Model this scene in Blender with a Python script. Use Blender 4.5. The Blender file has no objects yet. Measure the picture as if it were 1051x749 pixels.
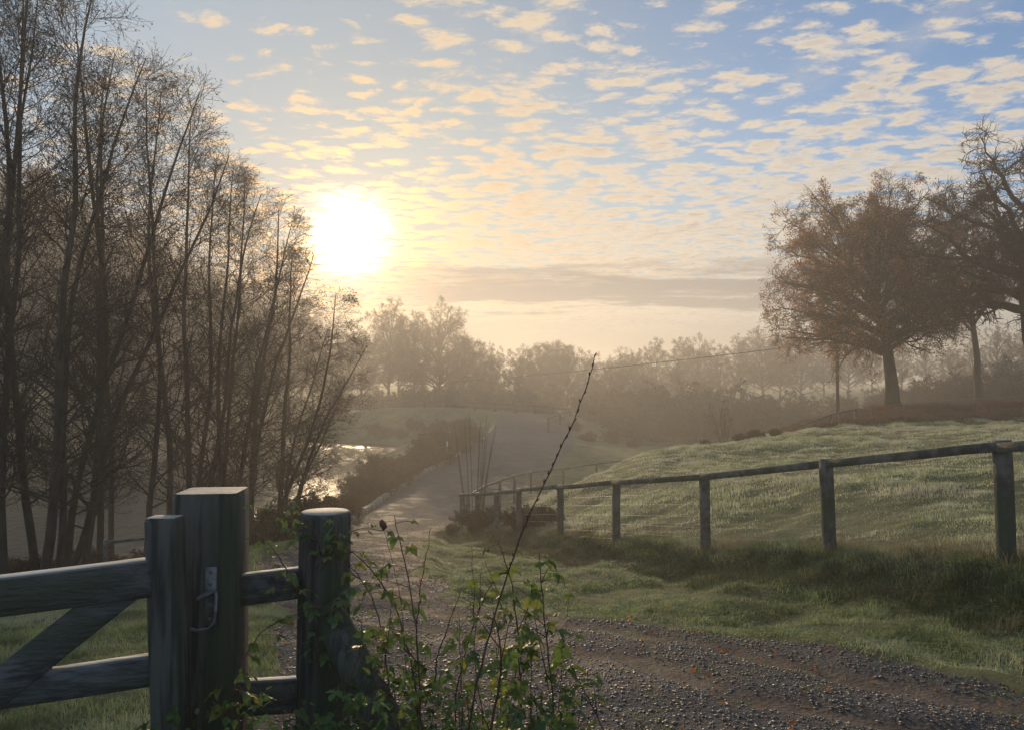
import bpy, math, random
import numpy as np
from mathutils import Vector, Matrix
R = math.radians
sc = bpy.context.scene
col = sc.collection
F, CX, CY, HZ, EYE = 780.0, 525.5, 374.5, 408.0, 1.6
PITCH = math.atan((HZ - CY) / F)

# ------------------------------------------------------------------ camera, exposure, world, sun
cam = bpy.data.cameras.new('camera'); co = bpy.data.objects.new('camera', cam); col.objects.link(co)
cam.sensor_width = 36; cam.lens = F / 1051 * 36; cam.clip_end = 3000; cam.clip_start = 0.05
co.location = (0, 0, EYE); co.rotation_euler = (R(90) + PITCH, 0, 0)
sc.camera = co
sc.view_settings.view_transform = 'Standard'; sc.view_settings.look = 'None'
sc.view_settings.gamma = 1; sc.view_settings.exposure = 0.08; sc.view_settings.use_curve_mapping = False
sc.cycles.use_denoising = True
sc.cycles.max_bounces = 8; sc.cycles.diffuse_bounces = 3; sc.cycles.glossy_bounces = 3
sc.cycles.transmission_bounces = 4; sc.cycles.volume_bounces = 1; sc.cycles.transparent_max_bounces = 8
sc.cycles.sample_clamp_indirect = 4; sc.cycles.sample_clamp_direct = 12

SUN_AZ, SUN_EL = R(-12.3), R(11.9)            # azimuth from +Y towards +X
sdir = Vector((math.sin(SUN_AZ) * math.cos(SUN_EL), math.cos(SUN_AZ) * math.cos(SUN_EL), math.sin(SUN_EL)))
sl = bpy.data.lights.new('sun', 'SUN'); sl.energy = 3.8; sl.angle = R(0.5); sl.color = (1.0, 0.74, 0.45)
so = bpy.data.objects.new('sun', sl); col.objects.link(so)
so.rotation_euler = (-sdir).to_track_quat('-Z', 'Y').to_euler(); so.location = (-30, 100, 60)


class G:
    """tiny expression helper over shader nodes"""
    def __init__(s, nt): s.nt = nt
    def n(s, t, **k):
        o = s.nt.nodes.new(t)
        for a, b in k.items(): setattr(o, a, b)
        return o
    def put(s, sock, v):
        if hasattr(v, 'is_output'): s.nt.links.new(v, sock)
        elif isinstance(v, (tuple, list)):
            sock.default_value = tuple(v) + ((1,) if len(v) == 3 and len(sock.default_value) == 4 else ())
        else: sock.default_value = v
    def m(s, op, *a, clamp=False):
        o = s.n('ShaderNodeMath', operation=op, use_clamp=clamp)
        for i, v in enumerate(a): s.put(o.inputs[i], v)
        return o.outputs[0]
    def v(s, op, *a):
        o = s.n('ShaderNodeVectorMath', operation=op)
        for i, x in enumerate(a): s.put(o.inputs[i], x)
        return o.outputs[1] if op in ('DOT_PRODUCT', 'LENGTH') else o.outputs[0]
    def scale(s, a, f):
        o = s.n('ShaderNodeVectorMath', operation='SCALE'); s.put(o.inputs[0], a); s.put(o.inputs[3], f); return o.outputs[0]
    def ss(s, x, a, b, lo=0.0, hi=1.0):
        o = s.n('ShaderNodeMapRange', interpolation_type='SMOOTHSTEP')
        for i, q in enumerate((x, a, b, lo, hi)): s.put(o.inputs[i], q)
        return o.outputs[0]
    def mix(s, f, a, b, mode='MIX'):
        o = s.n('ShaderNodeMix', data_type='RGBA', blend_type=mode, clamp_factor=True)
        s.put(o.inputs[0], f); s.put(o.inputs[6], a); s.put(o.inputs[7], b); return o.outputs[2]
    def noise(s, vec, scale, detail=4, rough=.55, dist=0, color=False):
        o = s.n('ShaderNodeTexNoise')
        if vec is not None: s.put(o.inputs['Vector'], vec)
        o.inputs['Scale'].default_value = scale; o.inputs['Detail'].default_value = detail
        o.inputs['Roughness'].default_value = rough; o.inputs['Distortion'].default_value = dist
        return o.outputs[1] if color else o.outputs[0]
    def vor(s, vec, scale, smooth=.6):
        o = s.n('ShaderNodeTexVoronoi', feature='SMOOTH_F1'); s.put(o.inputs['Vector'], vec)
        o.inputs['Scale'].default_value = scale; o.inputs['Smoothness'].default_value = smooth
        return o.outputs[0]
    def comb(s, x, y, z):
        o = s.n('ShaderNodeCombineXYZ')
        for i, q in enumerate((x, y, z)): s.put(o.inputs[i], q)
        return o.outputs[0]


SKY_STRENGTH = 0.10
def build_world():
    w = bpy.data.worlds.new('World'); sc.world = w; w.use_nodes = True
    nt = w.node_tree; nt.nodes.clear(); g = G(nt)
    out = g.n('ShaderNodeOutputWorld'); bg = g.n('ShaderNodeBackground'); bg.inputs[1].default_value = SKY_STRENGTH
    nt.links.new(bg.outputs[0], out.inputs[0])
    sky = g.n('ShaderNodeTexSky', sky_type='NISHITA', sun_disc=False, sun_elevation=SUN_EL, sun_rotation=SUN_AZ,
              air_density=1.0, dust_density=1.2, ozone_density=1.6, altitude=50)
    K = 1 / SKY_STRENGTH
    L = lambda r, gg, b: (r * K, gg * K, b * K)
    tc = g.n('ShaderNodeTexCoord'); d = g.v('NORMALIZE', tc.outputs['Generated'])
    sp = g.n('ShaderNodeSeparateXYZ'); g.put(sp.inputs[0], d); dx, dy, dz = sp.outputs
    zc = g.m('MAXIMUM', dz, .03)
    u = g.m('DIVIDE', dx, zc); v = g.m('DIVIDE', dy, zc)
    dyc = g.m('MAXIMUM', dy, .05)
    X = g.m('DIVIDE', dx, dyc); E = g.m('DIVIDE', dz, dyc)
    p = g.comb(u, v, 0)
    warp = g.scale(g.v('SUBTRACT', g.noise(p, 2.6, 3, .55, color=True), (.5, .5, .5)), .15)
    pr = g.v('MULTIPLY', g.v('ADD', p, warp), (.85, 1.15, 1.0))
    def dens(vec):
        a = g.noise(vec, 7.6, 12, .74)
        b = g.m('SUBTRACT', 1.0, g.vor(g.v('ADD', vec, g.scale(g.noise(vec, 9, 4, .6, color=True), .14)), 8.6, .3))
        return g.m('ADD', g.m('MULTIPLY', a, .66), g.m('MULTIPLY', b, .34))
    c0 = dens(pr)
    c1 = dens(g.v('ADD', pr, (-.02, .07, 0)))
    big = g.noise(p, .95, 3, .55)
    # coverage: little cloud to the upper left, rows to the right, thick low down
    covx = g.ss(X, -.42, .14)
    cove = g.ss(E, .17, .38, 1, 0)
    top = g.ss(E, .40, .54, 0, 1)
    th = g.m('SUBTRACT', .548, g.m('MULTIPLY', covx, .080))
    th = g.m('SUBTRACT', th, g.m('MULTIPLY', cove, .085))
    th = g.m('ADD', th, g.m('MULTIPLY', top, .05))
    th = g.m('SUBTRACT', th, g.m('MULTIPLY', g.m('SUBTRACT', big, .5), .30))
    cl = g.ss(g.m('SUBTRACT', c0, th), -.045, .13)
    cl = g.m('MULTIPLY', cl, g.ss(dz, .06, .12))
    # angle to the sun
    dot = g.v('DOT_PRODUCT', d, tuple(sdir))
    om = g.m('MAXIMUM', g.m('SUBTRACT', 1.0, dot), 0.0)
    ex = lambda k: g.m('EXPONENT', g.m('MULTIPLY', om, -1.0 / k))
    core = ex(.00055); near = ex(.007); wide = ex(.05)
    # clear sky
    base = g.v('MULTIPLY', sky.outputs[0], (.70, 1.06, 1.42))
    base = g.scale(base, g.m('SUBTRACT', 1.0, g.m('MULTIPLY', ex(.11), .72)))
    veil = g.ss(X, .30, -.60)
    base = g.mix(g.m('MULTIPLY', veil, .7), base, L(.30, .45, .60))
    low = g.ss(E, .34, .06)
    base = g.mix(g.m('MULTIPLY', low, .6), base, L(.30, .30, .31))
    base = g.mix(g.m('MULTIPLY', g.ss(E, .15, .06), .75), base, L(.14, .13, .13))
    base = g.mix(g.m('MULTIPLY', wide, .30), base, L(.48, .35, .23))
    # cloud shading: lit rim towards the sun, greyer where thick
    thick = g.ss(g.m('SUBTRACT', c0, th), .05, .20)
    lit = g.ss(g.m('SUBTRACT', c0, c1), -.06, .07)
    ccol = g.mix(g.m('MULTIPLY', thick, g.m('SUBTRACT', 1.0, g.m('MULTIPLY', lit, .55))), L(.80, .68, .52), L(.36, .345, .34))
    ccol = g.mix(g.m('MULTIPLY', wide, .7), ccol, L(.90, .55, .22))
    cir = g.ss(g.noise(g.v('MULTIPLY', p, (1.0, .35, 1)), 2.0, 8, .7), .50, .78)
    base = g.mix(g.m('MULTIPLY', cir, .35), base, L(.66, .60, .52))
    skyc = g.mix(g.m('MULTIPLY', cl, .90), base, ccol)
    # long grey bank above the horizon
    ps = g.comb(g.m('MULTIPLY', X, 1.6), g.m('MULTIPLY', E, 16), 0)
    sn = g.noise(ps, 2.2, 7, .65)
    sE = g.m('ADD', E, g.m('MULTIPLY', g.m('SUBTRACT', sn, .5), .14))
    bank = g.m('MULTIPLY', g.ss(sE, .112, .128), g.ss(sE, .185, .158))
    bank = g.m('MULTIPLY', bank, g.ss(X, -.22, -.05))
    skyc = g.mix(g.m('MULTIPLY', g.m('MULTIPLY', bank, g.ss(sn, .25, .5)), .85), skyc, L(.17, .175, .20))
    bank2 = g.m('MULTIPLY', g.ss(sE, .086, .092), g.ss(sE, .106, .099))
    bank2 = g.m('MULTIPLY', bank2, g.ss(sn, .35, .6))
    skyc = g.mix(g.m('MULTIPLY', bank2, .5), skyc, L(.34, .31, .30))
    # glow of the sun through the cloud
    tr = g.m('SUBTRACT', 1.0, g.m('MULTIPLY', bank, .75))
    br = g.m('ADD', .22, g.m('MULTIPLY', cl, 1.5))
    def addg(c, f, k):
        return g.v('ADD', c, g.scale(k, f))
    skyc = addg(skyc, g.m('MULTIPLY', g.m('MULTIPLY', near, br), tr), L(.75, .36, .10))
    skyc = addg(skyc, g.m('MULTIPLY', g.m('MULTIPLY', core, br), tr), L(15, 10.5, 5))
    # ground half of the sphere
    skyc = g.mix(g.ss(dz, -.02, 0.0), L(.10, .09, .07), skyc)
    nt.links.new(skyc, bg.inputs[0])
    w.cycles.sampling_method = 'AUTOMATIC'
build_world()

# ------------------------------------------------------------------ helpers
def P(px, py, Y):
    a, b = (px - CX) / F, (CY - py) / F
    y = math.cos(PITCH) - b * math.sin(PITCH); z = math.sin(PITCH) + b * math.cos(PITCH)
    k = Y / y
    return Vector((a * k, Y, EYE + z * k))

def tag(o, label=None, cat=None, group=None, kind=None):
    if label: o['label'] = label
    if cat: o['category'] = cat
    if group: o['group'] = group
    if kind: o['kind'] = kind
    return o

def empty(name, loc, rot=(0, 0, 0)):
    o = bpy.data.objects.new(name, None); o.location = loc; o.rotation_euler = rot; o.empty_display_size = .2
    col.objects.link(o); return o

def mesh_obj(name, V, faces, m, parent=None, smooth=False):
    """V (n,3); faces: list of arrays, each (k, 3|4)"""
    me = bpy.data.meshes.new(name)
    V = np.asarray(V, dtype=np.float32)
    me.vertices.add(len(V)); me.vertices.foreach_set('co', V.ravel())
    faces = [np.asarray(f, dtype=np.int32) for f in faces if len(f)]
    loops = np.concatenate([f.ravel() for f in faces])
    tot = np.concatenate([np.full(len(f), f.shape[1], dtype=np.int32) for f in faces])
    start = np.concatenate([[0], np.cumsum(tot)[:-1]]).astype(np.int32)
    me.loops.add(len(loops)); me.loops.foreach_set('vertex_index', loops)
    me.polygons.add(len(tot)); me.polygons.foreach_set('loop_start', start); me.polygons.foreach_set('loop_total', tot)
    if smooth: me.polygons.foreach_set('use_smooth', np.ones(len(tot), dtype=bool))
    me.update(calc_edges=True)
    if isinstance(m, (list, tuple)):
        for q in m: me.materials.append(q)
    else: me.materials.append(m)
    o = bpy.data.objects.new(name, me); col.objects.link(o)
    if parent is not None: o.parent = parent
    return o

class MB:
    """collects shapes into one mesh"""
    def __init__(s): s.V = []; s.F = []; s.n = 0
    def add(s, V, *faces):
        V = np.asarray(V, dtype=float)
        s.V.append(V)
        for f in faces:
            if len(f): s.F.append(np.asarray(f) + s.n)
        s.n += len(V); return s
    def build(s, name, m, parent=None, smooth=False):
        q = [f for f in s.F if f.shape[1] == 4]; t = [f for f in s.F if f.shape[1] == 3]
        fs = ([np.concatenate(q)] if q else []) + ([np.concatenate(t)] if t else [])
        return mesh_obj(name, np.concatenate(s.V), fs, m, parent, smooth)

def tubes(Pt, Rd, S=5, cap=True):
    """Pt (N,K,3), Rd (N,K) -> V, quads, tris"""
    Pt = np.asarray(Pt, float); Rd = np.asarray(Rd, float)
    N, K, _ = Pt.shape
    T = np.gradient(Pt, axis=1); T /= np.linalg.norm(T, axis=2, keepdims=True) + 1e-9
    ref = np.where(np.abs(T[:, :1, 2:3]) > .9, np.array([1., 0, 0]), np.array([0, 0, 1.]))
    ref = np.repeat(ref, K, axis=1)
    A = np.cross(T, ref); A /= np.linalg.norm(A, axis=2, keepdims=True) + 1e-9
    B = np.cross(T, A)
    an = np.arange(S) / S * 2 * np.pi
    V = Pt[:, :, None, :] + Rd[:, :, None, None] * (np.cos(an)[None, None, :, None] * A[:, :, None, :] + np.sin(an)[None, None, :, None] * B[:, :, None, :])
    V = V.reshape(-1, 3)
    i = np.arange(N)[:, None, None] * K * S; k = np.arange(K - 1)[None, :, None] * S; s0 = np.arange(S)[None, None, :]; s1 = (s0 + 1) % S
    a = i + k + s0; b = i + k + s1
    Q = np.stack([a, b, b + S, a + S], -1).reshape(-1, 4)
    Tn = np.zeros((0, 3), int)
    if cap and S >= 3:
        base = (np.arange(N) * K * S)[:, None] + (K - 1) * S
        tl = [np.stack([base[:, 0], base[:, 0] + j, base[:, 0] + j + 1], -1) for j in range(1, S - 1)]
        b0 = np.arange(N) * K * S
        tl += [np.stack([b0, b0 + j + 1, b0 + j], -1) for j in range(1, S - 1)]
        Tn = np.concatenate(tl)
    return V, Q, Tn

def tube_mb(mb, pts, rad, S=8):
    pts = np.array([tuple(p) for p in pts], float)[None]
    rad = np.full((1, pts.shape[1]), rad) if np.isscalar(rad) else np.array(rad, float)[None]
    V, Q, T = tubes(pts, rad, S); mb.add(V, Q, T); return mb

def beam(mb, p0, p1, w, h, up=(0, 0, 1), bev=.006, seg=6, wob=0.0, rng=None):
    """bevelled rectangular timber from p0 to p1; w across, h along up"""
    p0 = np.array(tuple(p0), float); p1 = np.array(tuple(p1), float)
    t = p1 - p0; L = np.linalg.norm(t); t /= L
    up = np.array(up, float); side = np.cross(t, up); side /= np.linalg.norm(side); up2 = np.cross(side, t)
    b = min(bev, w * .3, h * .3)
    prof = [(-w/2+b, -h/2), (w/2-b, -h/2), (w/2, -h/2+b), (w/2, h/2-b), (w/2-b, h/2), (-w/2+b, h/2), (-w/2, h/2-b), (-w/2, -h/2+b)]
    rings = []
    ts = [0, min(b / L, .2)] + [i / seg for i in range(1, seg)] + [1 - min(b / L, .2), 1]
    for j, tt in enumerate(ts):
        k = 1 - (b / min(w, h)) * 1.4 if j in (0, len(ts) - 1) else 1
        off = (0, 0)
        if wob and rng is not None and 0 < j < len(ts) - 1: off = rng.normal(0, wob, 2)
        for (a, c) in prof:
            rings.append(p0 + t * L * tt + side * (a * k + off[0]) + up2 * (c * k + off[1]))
    n = len(ts); S = 8
    Q = [[j*S+i, j*S+(i+1) % S, (j+1)*S+(i+1) % S, (j+1)*S+i] for j in range(n-1) for i in range(S)]
    T = [[0, i+1, i] for i in range(1, S-1)] + [[(n-1)*S, (n-1)*S+i, (n-1)*S+i+1] for i in range(1, S-1)]
    mb.add(rings, np.array(Q), np.array(T)); return mb

# ------------------------------------------------------------------ materials
def mat(name, c1, c2, scale=3.0, rough=.85, bump=0.0, bscale=None, trans=0.0, tcol=None, stretch=(1, 1, 1), spec=.3,
        c3=None, s3=.3, detail=6, contrast=(.35, .65), frost_toplight=0.0):
    m = bpy.data.materials.new(name); m.use_nodes = True
    nt = m.node_tree; nt.nodes.clear(); g = G(nt)
    out = g.n('ShaderNodeOutputMaterial'); b = g.n('ShaderNodeBsdfPrincipled')
    tc = g.n('ShaderNodeTexCoord'); vec = g.v('MULTIPLY', tc.outputs['Object'], stretch)
    c = g.mix(g.ss(g.noise(vec, scale, detail, .6), *contrast), c1, c2)
    if c3 is not None:
        c = g.mix(g.ss(g.noise(vec, s3, 4, .55), .45, .65), c, c3)
    if frost_toplight:  # sky-lit highlight on upward faces painted into the colour, along with frost
        ge = g.n('ShaderNodeNewGeometry'); sx = g.n('ShaderNodeSeparateXYZ'); g.put(sx.inputs[0], ge.outputs['True Normal'])
        c = g.mix(g.m('MULTIPLY', g.ss(sx.outputs[2], .60, .95), g.ss(g.noise(vec, 14, 4, .6), .2, .6, .5 * frost_toplight, frost_toplight)), c, (.62, .61, .58))
    g.put(b.inputs['Base Color'], c); b.inputs['Roughness'].default_value = rough
    b.inputs['Specular IOR Level'].default_value = spec
    if bump:
        bp = g.n('ShaderNodeBump'); bp.inputs['Strength'].default_value = bump; bp.inputs['Distance'].default_value = .02
        g.put(bp.inputs['Height'], g.noise(vec, bscale or scale * 4, 5, .6)); nt.links.new(bp.outputs[0], b.inputs['Normal'])
    if trans:
        t = g.n('ShaderNodeBsdfTranslucent'); g.put(t.inputs[0], c if tcol is None else tcol)
        mx = g.n('ShaderNodeMixShader'); mx.inputs[0].default_value = trans
        nt.links.new(b.outputs[0], mx.inputs[1]); nt.links.new(t.outputs[0], mx.inputs[2]); nt.links.new(mx.outputs[0], out.inputs[0])
    else: nt.links.new(b.outputs[0], out.inputs[0])
    return m

M = {}
M['bark'] = mat('alder_bark', (.026, .024, .022), (.065, .058, .050), 5, .9, .5, stretch=(1, 1, .3))
M['twig'] = mat('alder_twig', (.022, .018, .016), (.048, .038, .032), 8, .85)
M['oakbark'] = mat('oak_bark', (.028, .025, .018), (.070, .06, .042), 3, .95, .8, 12, stretch=(1, 1, .3), c3=(.05, .065, .03), s3=.8)
M['oaktwig'] = mat('oak_twig', (.04, .03, .022), (.07, .05, .035), 5, .9)
M['oakleaf'] = mat('oak_leaf', (.22, .075, .020), (.42, .18, .045), 1.2, .8, trans=.6, c3=(.30, .16, .045), s3=.5)
M['darkleaf'] = mat('dark_leaf', (.06, .035, .02), (.11, .06, .03), 2, .8, trans=.25)
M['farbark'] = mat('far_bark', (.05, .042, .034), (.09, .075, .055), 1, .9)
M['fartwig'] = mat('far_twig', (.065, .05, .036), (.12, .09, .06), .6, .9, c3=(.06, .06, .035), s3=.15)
M['hedge'] = mat('hedge_leaf', (.045, .035, .018), (.10, .06, .03), 1.5, .85, trans=.2, c3=(.05, .055, .025), s3=.4)
M['evergreen'] = mat('evergreen_leaf', (.02, .032, .016), (.045, .06, .025), 2, .8, trans=.1)
M['rail'] = mat('weathered_rail', (.070, .062, .052), (.17, .155, .13), 6, .8, .5, 22, stretch=(1, 1, 1), c3=(.06, .075, .045), s3=1.6, frost_toplight=.55)
M['gatewood'] = mat('gate_timber', (.048, .052, .058), (.13, .135, .145), 18, .72, .9, 30, stretch=(.14, 2.0, 2.0), c3=(.06, .075, .055), s3=2.6, contrast=(.38, .6), spec=.4, frost_toplight=.9)
M['postwood'] = mat('post_timber', (.042, .044, .042), (.115, .115, .105), 16, .8, .9, 30, stretch=(2.2, 2.2, .16), c3=(.055, .078, .045), s3=3.2, contrast=(.38, .58))
M['cut'] = mat('sawn_end', (.26, .25, .22), (.42, .40, .36), 12, .75, .3)
M['metal'] = mat('galvanised_steel', (.10, .105, .115), (.24, .25, .26), 24, .55, .3, spec=.6)
M['metal'].node_tree.nodes['Principled BSDF'].inputs['Metallic'].default_value = .6
M['wire'] = mat('fence_wire', (.16, .155, .15), (.30, .29, .27), 20, .4, spec=.7)
M['darkrail'] = mat('dark_rail', (.030, .026, .022), (.06, .052, .042), 6, .8)  # uniformly darker timber tone for the distant railings and slope fence
M['cable'] = mat('cable_black', (.03, .03, .03), (.05, .05, .05), 2, .7)
M['concrete'] = mat('kerb_stone', (.20, .185, .16), (.32, .29, .25), 2, .9, .4, c3=(.14, .14, .10), s3=.7)
M['whitepaint'] = mat('white_paint', (.7, .7, .68), (.8, .8, .78), 8, .5)
M['cane'] = mat('bramble_cane', (.055, .03, .022), (.13, .06, .045), 25, .6)
M['leaf'] = mat('bramble_leaf', (.075, .13, .03), (.17, .24, .05), 7, .5, trans=.5, c3=(.32, .29, .05), s3=5, spec=.4)
M['nettle'] = mat('nettle_leaf', (.05, .10, .03), (.11, .18, .05), 9, .5, trans=.45, spec=.4)
M['fern'] = mat('post_ivy_leaf', (.08, .14, .045), (.19, .25, .085), 9, .45, trans=.4, spec=.5)
M['dryherb'] = mat('dry_stalk', (.20, .15, .09), (.33, .26, .16), 12, .8, trans=.2)
M['bracken'] = mat('bracken_frond', (.12, .06, .035), (.26, .15, .085), 1.4, .85, trans=.25, c3=(.17, .12, .085), s3=.35)
M['gfield'] = mat('field_grass_blade', (.29, .33, .16), (.68, .70, .47), 1.6, .7, trans=.5, c3=(.60, .57, .44), s3=.35, spec=.35)
M['gverge'] = mat('verge_grass_blade', (.085, .13, .04), (.34, .40, .17), 2.6, .6, trans=.45, c3=(.42, .44, .26), s3=.9, spec=.35)
M['grank'] = mat('rank_grass_blade', (.035, .060, .022), (.11, .14, .05), 2.0, .7, trans=.3, c3=(.15, .14, .07), s3=.8)
M['gdry'] = mat('dry_grass_blade', (.17, .125, .07), (.34, .27, .15), 2.5, .75, trans=.3)
M['stone'] = mat('gravel_stone', (.05, .046, .045), (.20, .18, .17), 14, .5, .3, 40, spec=.45)
M['droplet'] = mat('dew_drop', (.9, .9, .9), (.95, .95, .95), 5, .03, spec=1.0)
dn = M['droplet'].node_tree.nodes['Principled BSDF']; dn.inputs['Transmission Weight'].default_value = .8; dn.inputs['IOR'].default_value = 1.33

# ------------------------------------------------------------------ terrain
CP = []
def c(x, y, z): CP.append((x, y, z))
def cpx(px, py, Y):
    p = P(px, py, Y); CP.append((p.x, p.y, p.z))
for t in [(0,0,0),(-3,0,0),(3,0,.03),(0,-10,.2),(-10,-6,0),(10,-6,.6),(0,3,0),(-2,3,0),(3,3,.02),(1.5,6,-.25),(-1,6,-.3),(-4,4,-.1),
          (2.83,4.2,-.02),(.75,7.9,-.52),(-.5,10,-.85),(-2.2,15,-1.5),(-3.5,20,-2.2),(-4.2,26,-2.95),(-4.3,33,-3.4),(-3.5,42,-3.65),
          (-2,52,-3.5),(0,60,-3.05),(1.2,70,-2.4),(2.5,85,-1.15),(3,95,-.5),(3,104,-.5),
          (-6.2,28,-3.15),(-6.4,38,-3.55),(-5.6,52,-3.4),(-3.2,70,-2.4),
          (-4.5,10,-.95),(-8,12,-1.35),(-9,17,-2.2),(-7,21,-2.5),(-8.5,25,-3.3),(-13,20,-3.7),(-12,24,-4.4),(-20,12,-2.3),(-20,17,-3.9),(-30,10,-2.2),(-30,17,-4.2),(-20,5,-1),(-40,0,-1),
          (-9,32,-3.75),(-9.5,40,-3.9),(-10,52,-3.9),(-11,65,-3.9),(-12.5,80,-4.0),(-8,75,-3.3),(-5,85,-2.6),
          (-14,40,-5),(-15,60,-5.2),(-20,30,-5.6),(-40,30,-5.6),(-40,60,-6),(-25,75,-5.4),(-60,50,-5.5),(-18,88,-4.7),(-90,50,-5),
          (-20,99,-3.2),(-11,95,-2.9),(-4,90,-1.6),(-20,106,-.1),(-11,101,-.3),(-3.4,98,-.45),(-20,112,-.2),
          (-40,104,-3.6),(-60,108,-1),(-90,110,3),(-90,150,9),(-50,140,3),
          (10,95,-1.5),(12,85,-3.0),(7.2,95,-.6),
          (8,60,-3.6),(6,50,-3.8),(3,43,-3.8),(2,36,-3.5),(0,32,-3.4),(12,66,-3.4),(20,75,-3.2),(14,80,-3.6),(25,100,-3.4),(50,100,-.5),(60,60,2.5),(44,40,1.6),
          (20,20,.5),(12,10,.25),(30,5,1.5),(60,10,4),(0,130,-2.5),(40,140,-2),(-30,140,-1),(80,150,3),(0,250,3),(150,250,5),(-150,250,12),
          (200,0,8),(-200,0,5),(0,420,8),(250,420,10),(-250,420,15),(0,-80,2),(200,-80,6),(-200,-80,4),(220,150,8),(-220,120,10)]: c(*t)
fence_px = [(1240, None), (1030, 451), (851, 470), (723, 485), (632, 492), (575, 497), (533, 501), (509, 503.5), (490, 505), (473, 506)]
FENCE = []
for px, py in fence_px:
    Y = 5616.0 / (px - 263)
    if py is None: py = 408 + (EYE - 1.38) / Y * F
    p = P(px, py, Y); FENCE.append(p); c(p.x, p.y, p.z - 1.28)
for t in [(1051,433,42),(930,437,42),(830,441,42),(780,448,42),(723,459,38),(640,472,35),(606,488,30),(900,472,25),(750,500,20),(650,522,20),
          (1000,500,14),(800,470,30),(700,480,28),(915,421,50),(1000,415,60),(820,436,50),(590,505,26),(1051,470,20)]: cpx(*t)
c(11, 50, -2.2); c(8, 46, -3.2); c(14, 58, -2.6)
CP = np.array(CP); CC = 2.0
def _k(A, B):
    d2 = ((A[:, None, :] - B[None, :, :]) ** 2).sum(-1); return np.sqrt(d2 + CC * CC)
_n = len(CP)
_A = np.zeros((_n + 3, _n + 3)); _A[:_n, :_n] = _k(CP[:, :2], CP[:, :2]) - np.eye(_n) * 0.12
_A[:_n, _n] = 1; _A[:_n, _n+1:] = CP[:, :2] / 100; _A[_n:, :_n] = _A[:_n, _n:].T
_w = np.linalg.solve(_A, np.concatenate([CP[:, 2], np.zeros(3)]))
def H0(x, y):
    x = np.asarray(x, float).ravel(); y = np.asarray(y, float).ravel(); out = np.empty(len(x))
    for i in range(0, len(x), 40000):
        q = np.stack([x[i:i+40000], y[i:i+40000]], 1)
        out[i:i+40000] = _k(q, CP[:, :2]) @ _w[:_n] + _w[_n] + q @ _w[_n+1:] / 100
    return out
rngN = np.random.default_rng(5)
_grid = rngN.random((256, 256))
def vnoise(x, y, s):
    x = np.asarray(x) / s + 1000; y = np.asarray(y) / s + 1000
    xi = np.floor(x).astype(int); yi = np.floor(y).astype(int); fx = x - xi; fy = y - yi
    fx = fx*fx*(3-2*fx); fy = fy*fy*(3-2*fy); g_ = lambda a, b: _grid[a % 256, b % 256]
    return (g_(xi, yi)*(1-fx)+g_(xi+1, yi)*fx)*(1-fy)+(g_(xi, yi+1)*(1-fx)+g_(xi+1, yi+1)*fx)*fy - .5
LEY = [-20, 0, 3.5, 5, 7, 10, 15, 20, 25, 28, 36, 44, 52, 58, 70, 85, 95, 104]
LEX = [-1, -1.0, -1.25, -1.6, -2.1, -3.2, -5.0, -5.8, -6.1, -6.3, -6.4, -6.5, -5.7, -4.9, -3.2, -2, -1.5, -1.5]
REY = [-20, 0, 3, 4.2, 6.25, 6.9, 7.3, 8.2, 12, 17, 20, 25, 27, 35, 42, 50, 60, 70, 85, 95, 104]
REX = [12, 8, 4.4, 2.95, 1.5, .75, .2, -.45, -1.45, -2.1, -2.35, -2.6, -2.6, -1.3, -.3, 1.5, 4, 5.6, 6.8, 7.0, 7.0]
def lane_d(x, y):
    """signed distance-like value, positive inside the lane"""
    l = np.interp(y, LEY, LEX); r = np.interp(y, REY, REX)
    k = np.where(y < 8, .72, .95)
    e = vnoise(x, y, .9) * .35 + vnoise(x, y, .3) * .16
    return np.minimum((x - l), (r - x)) * k + e * np.clip(1.6 - np.asarray(y) / 30, .25, 1)
def sstep(v, a, b):
    t = np.clip((v - a) / (b - a), 0, 1); return t * t * (3 - 2 * t)
def fence_side(x, y):
    """positive on the field side of the long fence"""
    return x - (7.2 - .336 * y)
def H(x, y, lane=False):
    x = np.asarray(x, float); y = np.asarray(y, float); sh = x.shape
    h = H0(x, y).reshape(sh); d = lane_d(x, y)
    off = 1 - sstep(d, -.3, .3)
    pf = sstep(1.35 - np.hypot((x + .2) / 2.3, (y - 49) / 5.0), 0, .5); h = h * (1 - pf) - 3.76 * pf
    near = np.clip(1.2 - np.hypot(x, y) / 120, 0, 1)
    fld = sstep(fence_side(x, y), .3, 2) * (y < 60) * (y > 3)
    h = h + off * near * (1 - pf) * (vnoise(x, y, 1.7) * .10 + vnoise(x, y, .6) * .07 + vnoise(x, y, .25) * .03)
    h = h + fld * (vnoise(x, y * .6, 1.1) * .10 + vnoise(x + 9, y, .5) * .07)
    # raised verge bank between lane and fence
    vb = sstep(-d, .15, .9) * (x > np.interp(y, REY, REX)) * (y < 26) * (y > -5)
    bk = sstep(-fence_side(x, y), .05, .75) * sstep(-d, .1, .7) * (x > np.interp(y, REY, REX)) * (y < 26) * (y > -5)
    h = h + vb * .06 - bk * .26 * (1 + .8 * vnoise(x, y, 1.3))
    if lane:
        h = h - .035 * dirt(x, y) * near
        rut = vnoise(x * 1.3 + y * .3, y * .25, .8) * .05 + vnoise(x, y, .22) * .018
        near = near * (1 - .8 * pf)
        return h + rut * near - .10 * (1 - sstep(d, -.25, .05)) + .0
    return h - .10 * sstep(d, -.05, .3)

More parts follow.
